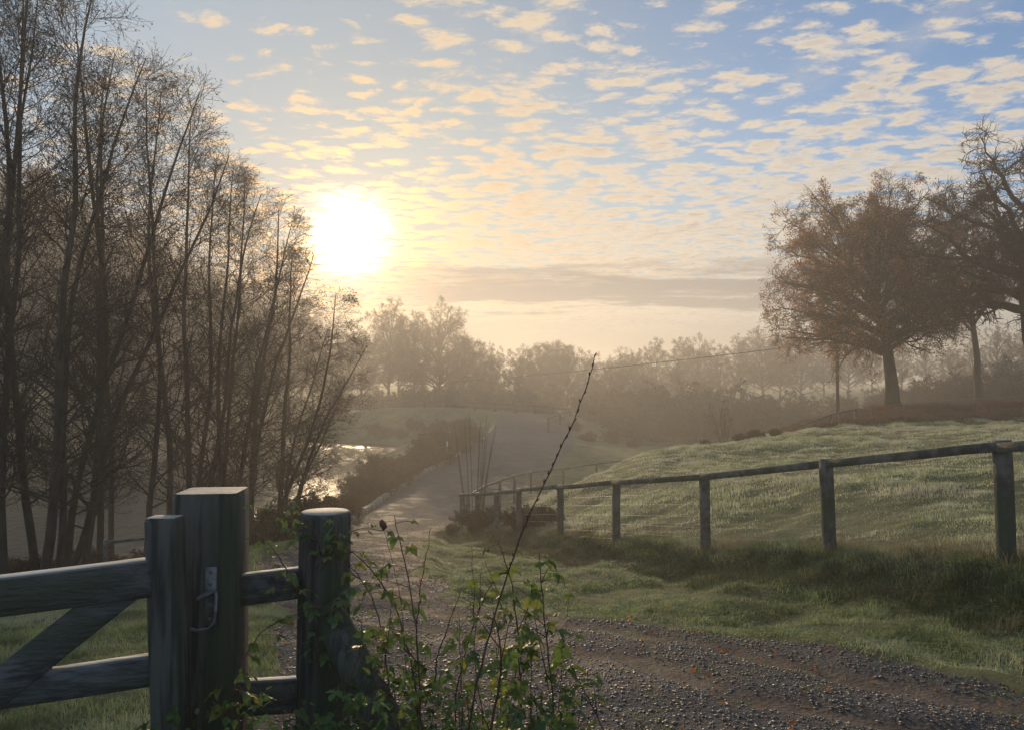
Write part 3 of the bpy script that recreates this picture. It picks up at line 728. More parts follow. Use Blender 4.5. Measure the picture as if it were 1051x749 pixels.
# ------------------------------------------------------------------ fences
def posts_rails(name, pts, post_h, post_w, rails, rail_h, rail_w, mt, label, cat='fence', group=None, jitter=.012, seed=1, ground=True, tops=None, cap=None, railoff=None):
    """pts: post foot points (Vector); rails: heights of rail tops below the post top"""
    rng = np.random.default_rng(seed)
    root = empty(name, pts[0]); tag(root, label, cat, group); o0 = np.array(tuple(pts[0]))
    for i, p in enumerate(pts):
        q = np.array(tuple(p)) - o0; mb = MB(); L = rng.normal(0, jitter, 2)
        nx = np.array(tuple(pts[min(i+1, len(pts)-1)])) - np.array(tuple(pts[max(i-1, 0)])); nx[2] = 0; nx /= np.linalg.norm(nx)
        beam(mb, q + [0, 0, -.35], q + [L[0], L[1], post_h], post_w, post_w, up=(nx[0], nx[1], 0), bev=.012, seg=4, wob=.003, rng=rng)
        mb.build('post', mt, root)
    for i in range(len(pts) - 1):
        a = np.array(tuple(pts[i])) - o0; b_ = np.array(tuple(pts[i+1])) - o0
        t = b_ - a; t[2] = 0; t /= np.linalg.norm(t); side = np.array([t[1], -t[0], 0]) * (post_w / 2 + rail_w / 2 + .002)
        if railoff is not None: side = side * railoff
        for rz in rails:
            mb = MB(); e = t * .002
            beam(mb, a + side + e + [0, 0, post_h - rz - rail_h / 2 + rng.normal(0, .008)], b_ + side - e + [0, 0, post_h - rz - rail_h / 2 + rng.normal(0, .008)], rail_w, rail_h, bev=.003, seg=6, wob=.0025, rng=rng)
            mb.build('rail', mt, root)
    return root
feet = [Vector((p.x, p.y, p.z - 1.30)) for p in FENCE]
fr = posts_rails('field_fence', feet, 1.30, .13, [.015], .095, .045, M['rail'], 'weathered post and rail fence along the frosty field beside the lane', jitter=.02, railoff=-1)
# netting with strands on the field side
o0 = np.array(tuple(feet[0])); mb = MB(); segs = []
for i in range(len(feet)-1):
    a = np.array(tuple(feet[i])) - o0; b_ = np.array(tuple(feet[i+1])) - o0; t = (b_ - a) / np.linalg.norm(b_ - a); sd = np.array([-t[1], t[0], 0]) * -.085
    for h in (.12, .26, .42, .60, .80, .98): segs.append((a + sd + [0, 0, h], b_ + sd + [0, 0, h]))
    n = int(np.linalg.norm(b_ - a) / .15)
    for j in range(n):
        q = a + (b_ - a) * (j + .5) / n + sd; segs.append((q + [0, 0, .10], q + [0, 0, .80]))
S_ = np.array(segs); mb.add(*tubes(S_, np.full(S_.shape[:2], .0016), 3, False)); mb.build('wire_netting', M['wire'], fr)

def px_fence(name, lst, h, pw, rails, rh, rw, mt, label, seed, group=None, jitter=.02):
    """lst: (px, top py, depth)"""
    pts = []
    for px, py, Y in lst:
        p = P(px, py, Y); pts.append(Vector((p.x, p.y, p.z - h)))
    return posts_rails(name, pts, h, pw, rails, rh, rw, mt, label, seed=seed, group=group, jitter=jitter)
px_fence('hollow_fence', [(480,506,29),(496,497,33),(513,491,37),(528,486.5,40),(545,483,43),(578,479.5,47),(612,474.5,51),(652,469.5,56)], 1.15, .12, [.01], .10, .05, M['rail'], 'curving single rail fence in the hollow behind the end of the field fence', 5)
px_fence('embankment_railing', [(392,409.5,112),(414,410,110),(436,410.5,107.5),(458,411,105),(487,412,102),(507,412.5,100),(528,414,98.5),(549,415,97),(567,416.5,96),(585,419,95)], 1.35, .25, [.02,.62], .21, .09, M['darkrail'], 'misty two rail railing along the top of the grass embankment', 6)
px_fence('ramp_railing', [(585,419.5,94),(575,424,86),(563,428,80)], 1.3, .20, [.02,.60], .16, .08, M['darkrail'], 'short two rail railing slanting down beside the lane onto the embankment', 7)
px_fence('slope_fence', [(597,444,84),(613,454,80),(634,461,76),(650,463,74),(661,463.5,73),(677,462,71)], 1.2, .16, [.02], .13, .06, M['darkrail'], 'hazy single rail fence running down the slope right of the embankment', 8)
px_fence('crest_fence', [(808,440,46),(823,434.5,46),(838,429.5,46),(852,424.5,46),(862,422,46),(878,419,46)], 1.1, .13, [.01], .10, .05, M['rail'], 'dark sloping rail fence on the field crest left of the oak', 9)
px_fence('bank_fence', [(110,553,15),(152,549,15.6),(190,545,16.2)], .85, .08, [.02], .06, .035, M['rail'], 'small low rail fence on the bank seen behind the gate stile', 10)
# wire fence through the bracken at the crest
lst = [(895,416.5,47),(930,413,48),(970,410,49),(1010,408,50),(1051,405,51),(1100,402,52)]
root = px_fence('stock_fence', lst, 1.15, .09, [], .1, .05, M['rail'], 'thin post and wire fence running through the rusty bracken right of the oak', 12)
mb = MB(); p0 = np.array(tuple(root.location)); T_ = [P(*q) for q in lst]
for dz in (.03, .35):
    for i in range(len(T_)-1):
        tube_mb(mb, [np.array(tuple(T_[i])) - p0 - [0, 0.06, dz], np.array(tuple(T_[i+1])) - p0 - [0, 0.06, dz]], .006, 4)
mb.build('wire_strand', M['wire'], root)

# concrete ramp edge in the hollow
mb = MB(); a = P(600, 454, 82); b_ = P(628, 468.5, 68)
beam(mb, a, b_, .5, .35, bev=.03, seg=4); tag(mb.build('ramp_wall', M['concrete']), 'pale low wall slanting down beneath the hazy slope fence', 'wall')

# pole and overhead cable
mb = MB(); b_ = P(860, 425, 56); b_.z = gz(b_.x, b_.y); 
root = empty('utility_pole', b_); tag(root, 'slim wooden utility pole half hidden in the oak leaves', 'pole')
tube_mb(mb, [(0, 0, -.5), (0, 0, 2), (.02, 0, 4), (.03, 0, 6.1)], [.13, .12, .115, .10], 10); mb.build('shaft', M['oakbark'], root, True)
top = Vector((b_.x + .03, b_.y, b_.z + 5.9)); mb = MB()
beam(mb, (-.35, 0, 5.75), (.40, 0, 5.75), .08, .09); mb.build('crossarm', M['oakbark'], root)
mb = MB(); tube_mb(mb, [(.03, -.0, 5.8), (.03, 0, 5.86), (.03, 0, 5.9), (.03, 0, 5.96)], [.03, .05, .05, .025], 8); mb.build('insulator', M['whitepaint'], root)
mb = MB(); e = P(330, 398, 125); Kc = 30
pts = []
for i in range(Kc):
    t = i / (Kc - 1); q = top.lerp(e, t); q.z -= 1.5 * 4 * t * (1 - t) * .5; pts.append(q)
tube_mb(mb, pts, .028, 5); tag(mb.build('overhead_cable', M['cable']), 'single sagging overhead cable crossing the misty trees', 'cable')

# white marker post with small bin by the kerb
mk = P(459, 462, 60); mk.z = gz(mk.x, mk.y); root = empty('marker_post', mk); tag(root, 'thin white topped marker post standing by the kerb', 'marker post')
mb = MB(); beam(mb, (0, 0, -.2), (0, 0, 1.05), .10, .10, up=(0, 1, 0), bev=.015); mb.build('shaft', M['rail'], root)
mb = MB(); beam(mb, (0, 0, 1.052), (0, 0, 1.45), .11, .11, up=(0, 1, 0), bev=.02); mb.build('white_cap', M['whitepaint'], root)
mk = P(464, 466, 57); mk.z = gz(mk.x, mk.y); root = empty('litter_bin', mk); tag(root, 'small dark bin beside the white topped marker post', 'bin')
mb = MB(); tube_mb(mb, [(0, 0, .0), (0, 0, .06), (0, 0, .8), (0, 0, .82)], [.2, .22, .27, .27], 14); mb.build('body', M['cable'], root, True)
mb = MB(); tube_mb(mb, [(0, 0, .823), (0, 0, .86), (0, 0, .93), (0, 0, .95)], [.30, .30, .22, .08], 14); mb.build('lid', M['cable'], root, True)

# ------------------------------------------------------------------ gate group in the foreground
gp = P(203.5, 700, 2.50); zb = gz(gp.x, 2.6) - .02
root = empty('gate_post', (gp.x, 2.60, zb), (0, 0, R(7))); tag(root, 'thick square wooden gatepost with chamfered top and metal latch', 'gatepost')
topz = P(203, 507, 2.5).z - zb
mb = MB(); w = .203
prof = [(-w/2, -w/2), (w/2, -w/2), (w/2, w/2), (-w/2, w/2)]
def ring(z, k, dx=0): 
    b = .014
    r = []
    for (x, y) in prof:
        sx, sy = (1 if x > 0 else -1), (1 if y > 0 else -1)
        pr_ = [(x - sx*b, y), (x, y - sy*b)]
        if sx * sy < 0: pass
        else: pr_ = pr_[::-1]
        r += [(a * k + dx, c_ * k, z) for a, c_ in pr_]
    return r
rr_ = sum([ring(z, k, dx) for z, k, dx in ((-.4, 1, 0.012), (.3, 1.0, .008), (.7, .995, .003), (1.0, 1, 0), (topz - .018, 1, -.002), (topz, .965, -.002))], [])
rr_ = np.array(rr_); nR = 6
Q = [[j*8+i, j*8+(i+1) % 8, (j+1)*8+(i+1) % 8, (j+1)*8+i] for j in range(nR-1) for i in range(8)]
mb.add(rr_, np.array(Q)); mb.build('shaft', M['postwood'], root)
mb = MB(); tp = np.array(ring(topz + .001, .964, -.002)); tp = np.vstack([tp, [[-.002, 0, topz + .007]]]); mb.add(tp, np.array([[i, (i+1) % 8, 8] for i in range(8)])); mb.build('sawn_top', M['cut'], root)
# latch
lt = MB(); yf = -w/2 - .006
zz = lambda py: P(203, py, 2.5).z - zb
xx = lambda px: (px - 203.5) / F * 2.5
beam(lt, (xx(211), yf, zz(641)), (xx(211), yf, zz(581)), .005, .036, up=(1, 0, 0), bev=.002, seg=1)
lp = lt.build('latch_plate', M['metal'], root)
lt = MB(); yr = yf - .014
tube_mb(lt, [(xx(216), yf-.003, zz(606)), (xx(217.5), yr, zz(610)), (xx(217.5), yr-.006, zz(625)), (xx(217), yr-.01, zz(636)), (xx(212), yr-.012, zz(642)), (xx(200), yr-.012, zz(643.5)), (xx(194), yr-.012, zz(641))], .0058, 8)
lt.build('latch_loop', M['metal'], root, True)
lt = MB(); tube_mb(lt, [(xx(213), yf-.003, zz(607)), (xx(206), yr, zz(609)), (xx(199), yr, zz(613))], [.009, .011, .006], 8); lt.build('latch_finger', M['metal'], root, True)
lt = MB()
for py in (586, 598, 620, 634):
    q = (xx(211), yf-.003, zz(py)); tube_mb(lt, [q, (q[0], q[1]-.004, q[2]), (q[0], q[1]-.0055, q[2])], [.0065, .0065, .003], 8)
lt.build('bolt_heads', M['metal'], root, True)

# gate
D = lambda px: 2.355 + (px - 168) / 150 * .085           # gate plane recedes to the right
def gpnt(px, py, dd=0): return P(px, py, D(px) + dd)
go = gpnt(168, 700); go.z = gz(go.x, go.y)
root = empty('field_gate', go); tag(root, 'weathered wooden field gate with diagonal brace, shut against the square post', 'gate')
g0 = np.array(tuple(go)); A_ = lambda p: np.array(tuple(p)) - g0
gu = A_(gpnt(168, 545)) - A_(gpnt(168, 700))
mb = MB(); beam(mb, A_(gpnt(178, 820)), A_(gpnt(169, 531)), .095, .075, up=(0, 1, 0), bev=.006, seg=6); mb.build('stile', M['postwood'], root)
mb = MB(); a = A_(gpnt(169, 531)); beam(mb, a + [0, 0, .001], a + [0, 0, .004], .086, .066, up=(0, 1, 0), bev=.001, seg=1); mb.build('stile_end', M['cut'], root)
def railat(y0_, y1_, h, dd, name='rail', wd=.055, xl=-950, xr=158):
    """rail whose top edge passes (0,y0_) and (150,y1_)"""
    s = (y1_ - y0_) / 150.0
    pa = gpnt(0, y0_, dd); pb = gpnt(150, y1_, dd); dv = (pb - pa)
    kx = 150.0
    p_r = pa + dv * ((xr) / kx); p_l = pa + dv * (-5.2)
    off = Vector((0, 0, -h / 2))
    mb = MB(); beam(mb, A_(p_l + off), A_(p_r + off), wd, h, bev=.005, seg=10, wob=.001, rng=np.random.default_rng(3)); mb.build(name, M['gatewood'], root)
railat(591, 573.5, .112, .0, wd=.070)
railat(693, 672, .092, .0, wd=.045)
railat(775, 752, .085, .0)
railat(850, 826, .085, .0)
mb = MB(); pa = gpnt(134, 598, .0); pb = gpnt(-5, 708, .0); pc = pb + (pb - pa) * 1.9
beam(mb, A_(pa), A_(pc), .058, .100, bev=.004, seg=6); mb.build('brace', M['gatewood'], root)
pa = gpnt(0, 591); pb = gpnt(150, 573.5); dv = pb - pa; hl = pa + dv * -5.2
mb = MB(); beam(mb, A_(hl + Vector((0, 0, -1.05))), A_(hl + Vector((0, 0, .08))), .1, .075, up=(0, 1, 0)); mb.build('hinge_stile', M['postwood'], root)

# round strainer post with strut
sp_ = P(334, 525, 2.72); szb = gz(sp_.x, sp_.y)
root = empty('strainer_post', (sp_.x, sp_.y, szb)); tag(root, 'round leaf covered wooden post with pale sawn top beside the lane', 'post')
th_ = sp_.z - szb
an_r = [.098, .096, .094, .092, .089, .086]
mb = MB(); tube_mb(mb, [(0, 0, -.3), (.003, 0, .2), (.0, 0, .5), (-.002, 0, .8), (0, 0, th_-.012), (0, 0, th_-.001)], an_r, 20); mb.build('shaft', M['postwood'], root, True)
mb = MB(); tube_mb(mb, [(0, 0, th_), (0, 0, th_+.004)], [.085, .080], 20); mb.build('sawn_top', M['cut'], root)
mb = MB(); a = P(343, 640, 2.58) - root.location; b_ = P(412, 775, 2.35) - root.location
tube_mb(mb, [a - (b_ - a) * .12, a, a.lerp(b_, .5), b_, b_ + (b_ - a) * 1.0], [.045, .058, .060, .062, .062], 14); mb.build('strut', M['postwood'], root, True)

# short rails between the two posts
ra = P(248, 590, 2.66); root = empty('short_rail_fence', (ra.x, ra.y, szb)); tag(root, 'two short dark rails joining the square gatepost to the round post', 'fence')
q0 = np.array(tuple(root.location))
for (ya, yb, h) in ((589, 581, .105), (698, 694, .115)):
    mb = MB(); beam(mb, np.array(tuple(P(243, ya, 2.60))) - q0 - [0, 0, h/2], np.array(tuple(P(312, yb, 2.70))) - q0 - [0, 0, h/2], .045, h, bev=.005); mb.build('rail', M['gatewood'], root)

# dewy wires from the round post toward the lower right
def dewy(name, pts, label, seed, n=150):
    rng = np.random.default_rng(seed); Pp = [P(*q) for q in pts]
    arr = np.array([tuple(p) for p in Pp]); d = np.r_[0, np.cumsum(np.linalg.norm(np.diff(arr, axis=0), axis=1))]
    s = np.linspace(0, d[-1], 40); line = np.stack([np.interp(s, d, arr[:, i]) for i in range(3)], 1)
    mb = MB(); o = empty(name, line[0]); tube_mb(mb, line - line[0], .0011, 5); mb.build('strand', M['wire'], o, True)
    mb = MB()
    for t in np.sort(rng.uniform(0, d[-1], n)):
        q = np.array([np.interp(t, d, arr[:, i]) for i in range(3)]) - line[0]; r = rng.uniform(.0014, .0026)
        tube_mb(mb, [q + [0, 0, -2.1*r], q + [0, 0, -1.5*r], q + [0, 0, -.7*r], q + [0, 0, .2*r], q + [0, 0, .5*r]], [.1*r, .85*r, r*1.05, .8*r, .2*r], 6)
    tag(mb.build('dew_drops', M['droplet'], o, True), kind='stuff'); tag(o, label, 'wire', 'dewy fence wires by the round post')
dewy('fence_wire', [(360,569,2.64),(430,600,2.55),(500,622,2.47),(568,648,2.4),(620,672,2.33),(700,708,2.25),(800,752,2.15),(1000,850,2.0)], 'upper dew beaded wire running from the round post across the lane', 3)
dewy('fence_wire', [(365,655,2.62),(405,680,2.55),(445,695,2.48),(490,718,2.42),(545,752,2.35),(640,815,2.25)], 'lower dew beaded wire below the first among the brambles', 4, 90)

# ------------------------------------------------------------------ foreground canes and leaves
def leaf_shape(n=6):
    """serrated ovate leaf, length 1 along +x, folded on the midrib"""
    xs = np.linspace(0, 1, n); hw = .36 * np.sin(np.pi * xs ** .75) ** .8
    hw[0] = .02; hw[-1] = 0.0
    V = []; 
    for i, (x, h) in enumerate(zip(xs, hw)):
        z = -.25 * x * x
        V += [(x, 0, z), (x - .05 * (i % 2), h, z + h * .35 - .02), (x - .05 * (i % 2), -h, z + h * .35 - .02)]
        if i < n - 1:
            xm = x + .5 / (n - 1)
    V = np.array(V); Q = []
    for i in range(n-1):
        a = i*3; b = (i+1)*3
        Q += [[a, b, b+1, a+1], [a, a+2, b+2, b]]
    return V, np.array(Q)
LV, LQ = leaf_shape(8)
def put_leaves(mb, pos, dirs, sizes, rng, tri=True):
    """compound (3 leaflets) or single leaves hanging from pos toward dirs"""
    up = np.array([0, 0, 1.])
    for p, d, s in zip(pos, dirs, sizes):
        d = unit(d); side = unit(np.cross(up + rng.normal(0, .25, 3), d)); nrm = np.cross(d, side)
        for k, (a, f) in enumerate(((0, 1.0), (1.15, .8), (-1.15, .8)) if tri else ((0, 1.0),)):
            dd = d * math.cos(a) + side * math.sin(a); ss_ = side * math.cos(a) - d * math.sin(a)
            tilt = rng.normal(0, .25); n2 = nrm * math.cos(tilt) + ss_ * math.sin(tilt); s2 = ss_ * math.cos(tilt) - nrm * math.sin(tilt)
            o = p + (d * s * .15 if k == 0 else 0)
            LW = LV * [1, rng.uniform(.75, 1.1), 1] ; LW[:, 2] = LV[:, 2] * rng.uniform(.2, 2.2) + rng.normal(0, .02, len(LV)); LW[:, 1] *= 1 + rng.normal(0, .12, len(LV))
            V = o + (LW[:, :1] * dd + LW[:, 1:2] * s2 + LW[:, 2:3] * n2) * s * f
            mb.add(V, LQ)
def smooth_line(pts, K, rng=None, wob=0.0):
    a = np.array([tuple(p) for p in pts], float); d = np.r_[0, np.cumsum(np.linalg.norm(np.diff(a, axis=0), axis=1))]
    s = np.linspace(0, d[-1], K); o = np.stack([np.interp(s, d, a[:, i]) for i in range(3)], 1)
    for _ in range(3): o[1:-1] = (o[:-2] + 2*o[1:-1] + o[2:]) / 4
    if rng is not None and wob: o[1:-1] += rng.normal(0, wob, (K-2, 3))
    return o
def cane(name, px, r0, nleaf, size, label, seed, cat='plant', lm='leaf', t0=.15, tri=True, side=0, sdroop=.35, group=None, cm='cane', K=22, thorns=True):
    rng = np.random.default_rng(seed); ln_ = smooth_line([P(*q) for q in px], K, rng, .0015); o0_ = ln_[0].copy(); ln_ = ln_ - o0_
    if nleaf > 4 and lm != 'fern': nleaf = int(nleaf * (1.7 if lm == 'nettle' else 1.35)); size *= 1.15
    root = empty(name, o0_); tag(root, label, cat, group)
    rad = np.linspace(r0, r0 * .35, K); mb = MB(); tube_mb(mb, ln_, rad, 7)
    for j in range(side):
        i = rng.integers(int(K*.25), K-3); d = unit(unit(ln_[i+1]-ln_[i]) + rng.normal(0, .55, 3)); L = rng.uniform(.05, .16)
        q = curve(ln_[i][None], d[None], np.array([L]), 5, rng, .12, .08); mb.add(*tubes(q, np.linspace(r0*.45, r0*.2, 5)[None], 5))
        nleaf_s = 2 if nleaf else 0
    if thorns:
        for j in range(K):
            i = rng.integers(0, K-1); d = unit(rng.normal(0, 1, 3)); q = ln_[i] + (ln_[i+1]-ln_[i]) * rng.random()
            tube_mb(mb, [q, q + d * r0 * 2.6], [r0*.35, r0*.04], 3)
    lb = MB()
    if nleaf:
        ts = t0 + (1 - t0) * (np.arange(nleaf) + rng.uniform(0, .8, nleaf)) / nleaf; pos, dirs, sz = [], [], []
        for t in np.clip(ts, 0, .995):
            f = t * (K - 1); i = int(f); q = ln_[i] + (ln_[min(i+1, K-1)] - ln_[i]) * (f - i); az = rng.uniform(0, 6.28)
            d = np.array([math.cos(az), math.sin(az) * .8, rng.uniform(-.2, .5)]); pl = size * rng.uniform(.5, 1.1); e = q + unit(d) * pl
            e[2] -= pl * .15; tube_mb(mb, [q, (q + e) / 2 + [0, 0, pl * .06], e], [r0*.28, r0*.22, r0*.18], 4)
            pos.append(e); dirs.append(unit(d) + [0, 0, -sdroop - rng.random() * .5]); sz.append(size * rng.uniform(.6, 1.15) * (1.1 - .4 * t))
        put_leaves(lb, pos, dirs, sz, rng, tri)
    mb.build('stem', M[cm], root, True)
    if nleaf: lb.build('leaves', M[lm], root, True)
    return root
GR = 'bramble canes beside the round post'
cane('bramble_cane', [(432,800,2.35),(426,690,2.38),(408,625,2.45),(385,585,2.52),(350,556,2.58),(318,548,2.62)], .0038, 16, .045, 'arching bramble cane curling over into the top of the round post', 1, 'bramble', group=GR, side=4)
cane('bramble_cane', [(402,800,2.4),(399,690,2.42),(388,625,2.5),(370,590,2.55),(352,575,2.6)], .0036, 12, .045, 'bramble cane curving close right of the round post', 2, 'bramble', group=GR, side=3)
cane('bramble_cane', [(434,800,2.2),(430,700,2.2),(427,630,2.22),(414,570,2.25),(405,528,2.28)], .0034, 12, .04, 'upright thin cane with its tip before the kerb of the lane', 3, 'bramble', group=GR, side=3)
cane('bramble_cane', [(535,800,2.15),(534,700,2.15),(531,640,2.17),(524,590,2.2),(511,556,2.22)], .0034, 18, .048, 'leafy upright cane with yellow green top in the centre foreground', 4, 'bramble', t0=.1, group=GR, side=5)
cane('bramble_cane', [(572,800,2.1),(569,730,2.1),(562,660,2.12),(556,600,2.14),(553,566,2.15)], .0034, 18, .045, 'rightmost leafy cane with yellowing leaves', 5, 'bramble', t0=.1, group=GR, side=5)
cane('bramble_cane', [(470,800,2.3),(466,720,2.3),(480,660,2.32),(497,610,2.34),(510,590,2.35)], .003, 14, .042, 'thin slanting leafy cane left of the centre cane', 6, 'bramble', group=GR, side=4)
cane('bramble_cane', [(345,800,2.3),(352,720,2.32),(372,660,2.36),(400,640,2.4),(425,655,2.4)], .003, 12, .045, 'cane bowing over the foot of the leaning strut', 7, 'bramble', group=GR, side=3)
cane('bramble_cane', [(238,790,2.3),(240,700,2.32),(262,650,2.38),(300,630,2.42),(330,620,2.45)], .0032, 11, .045, 'bramble cane reaching from the gatepost foot to the round post', 8, 'bramble', group=GR, side=3)
cane('bramble_cane', [(640,810,2.0),(625,760,2.0),(606,720,2.02),(590,690,2.05)], .003, 10, .042, 'short leafy cane leaning in from the lower centre right', 9, 'bramble', group=GR, side=3)
cane('bramble_cane', [(500,790,2.0),(505,740,2.0),(515,690,2.02),(512,650,2.05),(506,627,2.07)], .0045, 7, .045, 'thick dark cut cane among the centre leaves', 10, 'bramble', group=GR, side=3)
rq = random.Random(21)
TW = ['far left of the tangle', 'left edge of the tangle', 'beside the arching canes', 'between the arching canes', 'low in the left tangle', 'left of the slanting stalk', 'right of the slanting stalk', 'low under the long twig', 'crossing the long twig',
      'right of the long twig', 'left of the centre cane', 'crossing the centre cane', 'between the two right canes', 'right of the rightmost cane', 'lowest right of the tangle', 'leaning into the gravel at the right']
for i, w_ in enumerate(TW):
    bx = 372 + i * 15 + rq.uniform(-8, 8); Y = rq.uniform(2.05, 2.6); tx = bx + rq.uniform(-38, 38); ty = rq.uniform(600, 690)
    cane('bramble_shoot', [(bx, 850, Y), (bx + (tx - bx) * .25, 760, Y), (bx + (tx - bx) * .6, (760 + ty) / 2, Y + .02), (tx, ty, Y + .03)], rq.uniform(.0014, .0024), rq.choice((8, 11, 14)), rq.uniform(.024, .040),
         'thin leafy bramble shoot ' + w_, 200 + i, 'bramble', rq.choice(('leaf', 'leaf', 'nettle')), .2, True, 3, .5, 'thin bramble shoots among the canes', K=14)
# bare stalks
GB = 'bare stalks in the foreground'
cane('bare_stalk', [(446,700,2.3),(449,672,2.3),(474,602,2.32)], .0026, 0, .03, 'straight bare brown stalk slanting over the gravel left of centre', 21, 'stalk', group=GB)
cane('bare_stalk', [(428,640,2.4),(433,591,2.4),(443,541,2.42)], .0022, 0, .03, 'short dark stalk whose tip touches the grass edge of the lane', 22, 'stalk', group=GB)
cane('bare_stalk', [(500,760,2.4),(488,690,2.4),(487,620,2.45),(484,560,2.5)], .002, 5, .018, 'fine stalk with tiny leaves before the grass verge', 23, 'stalk', group=GB, t0=.6)
cane('bare_stalk', [(520,640,2.5),(508,600,2.5),(498,575,2.52)], .002, 0, .02, 'short forked twig in front of the verge', 24, 'stalk', group=GB, side=2)
tw = cane('bare_twig', [(470,800,1.98),(492,690,1.98),(505,640,1.98),(517,600,1.98),(535,548,1.98),(563,484,1.99),(590,430,2.0),(603,393,2.0),(610,366,2.0)], .0031, 0, .03, 'long bare arching twig rising past the fence into the misty trees', 30, 'twig', K=40)
mb = MB(); rng = np.random.default_rng(31); lt_ = smooth_line([P(*q) for q in [(505,640,1.98),(517,600,1.98),(535,548,1.98),(563,484,1.99),(590,430,2.0),(603,393,2.0),(610,366,2.0)]], 30) - np.array(tuple(tw.location))
for i in range(6, 30, 1):
    d = unit(unit(lt_[min(i+1, 29)] - lt_[i-1]) + unit(rng.normal(0, 1, 3)) * .6); q = lt_[i]
    tube_mb(mb, [q, q + d * .004, q + d * .009, q + d * .013], [.0010, .0023, .0020, .0005], 6)
mb.build('buds', M['cane'], tw, True)
# small dark seed head
cane('seed_stalk', [(418,700,2.3),(412,620,2.3),(402,570,2.3),(394,545,2.3)], .0015, 0, .02, 'fine stalk carrying one small dark withered seed head', 33, 'stalk')
so_ = [o for o in col.objects if o.name.startswith('seed_stalk')][0]; q = P(393, 538, 2.3) - so_.location; mb = MB()
tube_mb(mb, [q + Vector((0, 0, -.018)), q + Vector((.004, 0, -.008)), q, q + Vector((-.004, 0, .010)), q + Vector((-.003, 0, .016))], [.002, .009, .011, .007, .001], 8); mb.build('seed_head', M['cane'], so_, True)

# leafy sprays over the round post top
GI = 'leafy sprays draping the round post'
IV = [([(322,575,2.60),(310,545,2.58),(285,525,2.56),(262,520,2.55)], 'spray reaching left from the post top'), ([(330,570,2.58),(322,540,2.56),(300,516,2.55),(280,508,2.54)], 'highest spray beside the sawn post top'),
      ([(320,590,2.6),(345,552,2.58),(372,540,2.56),(392,545,2.55)], 'spray hanging right of the post top'), ([(330,585,2.58),(345,560,2.56),(350,535,2.55),(345,532,2.54)], 'spray across the front of the post top'),
      ([(335,640,2.58),(318,610,2.56),(296,600,2.54),(276,606,2.53)], 'spray before the upper short rail'), ([(340,650,2.56),(350,620,2.55),(365,600,2.54),(378,598,2.54)], 'spray on the right flank of the post'),
      ([(330,700,2.55),(322,660,2.53),(330,630,2.52),(345,622,2.52)], 'spray halfway down the post'), ([(310,620,2.6),(290,575,2.56),(270,552,2.55),(262,548,2.54)], 'spray low left above the upper short rail')]
for i, (px, lb_) in enumerate(IV):
    cane('leafy_spray', px, .0026, 13, .034, 'green leafy ' + lb_, 50 + i, 'climber', 'fern', .2, True, 0, .5, GI, thorns=False, K=16)
# nettles and weeds along the bottom
GN = 'low weeds along the foot of the posts'
rw = random.Random(9)
WX = [176,205,236,262,292,318,334,352,372,392,412,436,458,482,508,534,560,592,352,300,385,425,250,470]
WD = ['left of the gatepost foot','at the gatepost foot','right of the gatepost foot','between gatepost and round post','left of the round post foot','against the round post foot','before the round post','before the strut','right of the strut',
      'below the seed stalk','under the leftmost canes','under the upright thin cane','under the slanting cane','left of the thick cut cane','right of the thick cut cane','under the centre cane','under the rightmost cane','right of all the canes','close to the strut top','tall one left of the round post','tall one right of the strut','tall one among the canes','tall one by the gatepost','tall one in the middle canes']
for i, px in enumerate(WX):
    Y = 2.0 + rw.random() * .35 if px < 345 else 1.85 + rw.random() * .5
    top = rw.uniform(705, 735) if px > 345 else rw.uniform(712, 742)
    if i >= 18: top -= 30
    dx = rw.uniform(-14, 14)
    cane('nettle_plant', [(px, 860, Y), (px + dx * .4, 790, Y), (px + dx, top, Y)], .0022, 16, .038, 'low green weed plant ' + WD[i], 100 + i, 'weed', 'nettle', .25, i % 3 == 0, 0, .4, GN, thorns=False, K=10)

# whips: upright bare rods by the end of the fence
mb = MB(); b_ = P(486, 545, 27.5); root = empty('willow_whips', (b_.x, b_.y, gz(b_.x, b_.y))); tag(root, 'cluster of thin upright bare rods at the far end of the field fence', 'shrub')
rng = np.random.default_rng(77)
for i in range(13):
    x0_ = rng.uniform(-.45, .5); tp_ = rng.uniform(2.5, 3.95); x1_ = x0_ * 1.7 + rng.normal(0, .05)
    q = curve(np.array([[x0_ * .6, rng.uniform(-.2, .2), 0]]), unit(np.array([[x1_ - x0_ * .6, 0, tp_]])), np.array([tp_]), 8, rng, .012, .0)
    mb.add(*tubes(q, np.linspace(.016, .007, 8)[None], 5))
mb.build('rods', M['oaktwig'], root, True)
# dead scrub at the fence end and foot
SX = [478, 492, 507, 520, 543, 556, 485, 470]
for i, (px, Y) in enumerate(((478,27),(492,26),(507,24.6),(520,23),(543,21.5),(556,20.8),(485,24.5),(470,26))):
    x = (px - CX) / F * Y
    place(hb, i % 3, x + random.uniform(-.2, .2), Y, random.uniform(.22, .52), 'brown dead scrub at the far end of the field fence, ' + ordl(*rank([(q, 0) for q in SX], i, 0)), 'shrub', 'scrub clumps at the fence end')

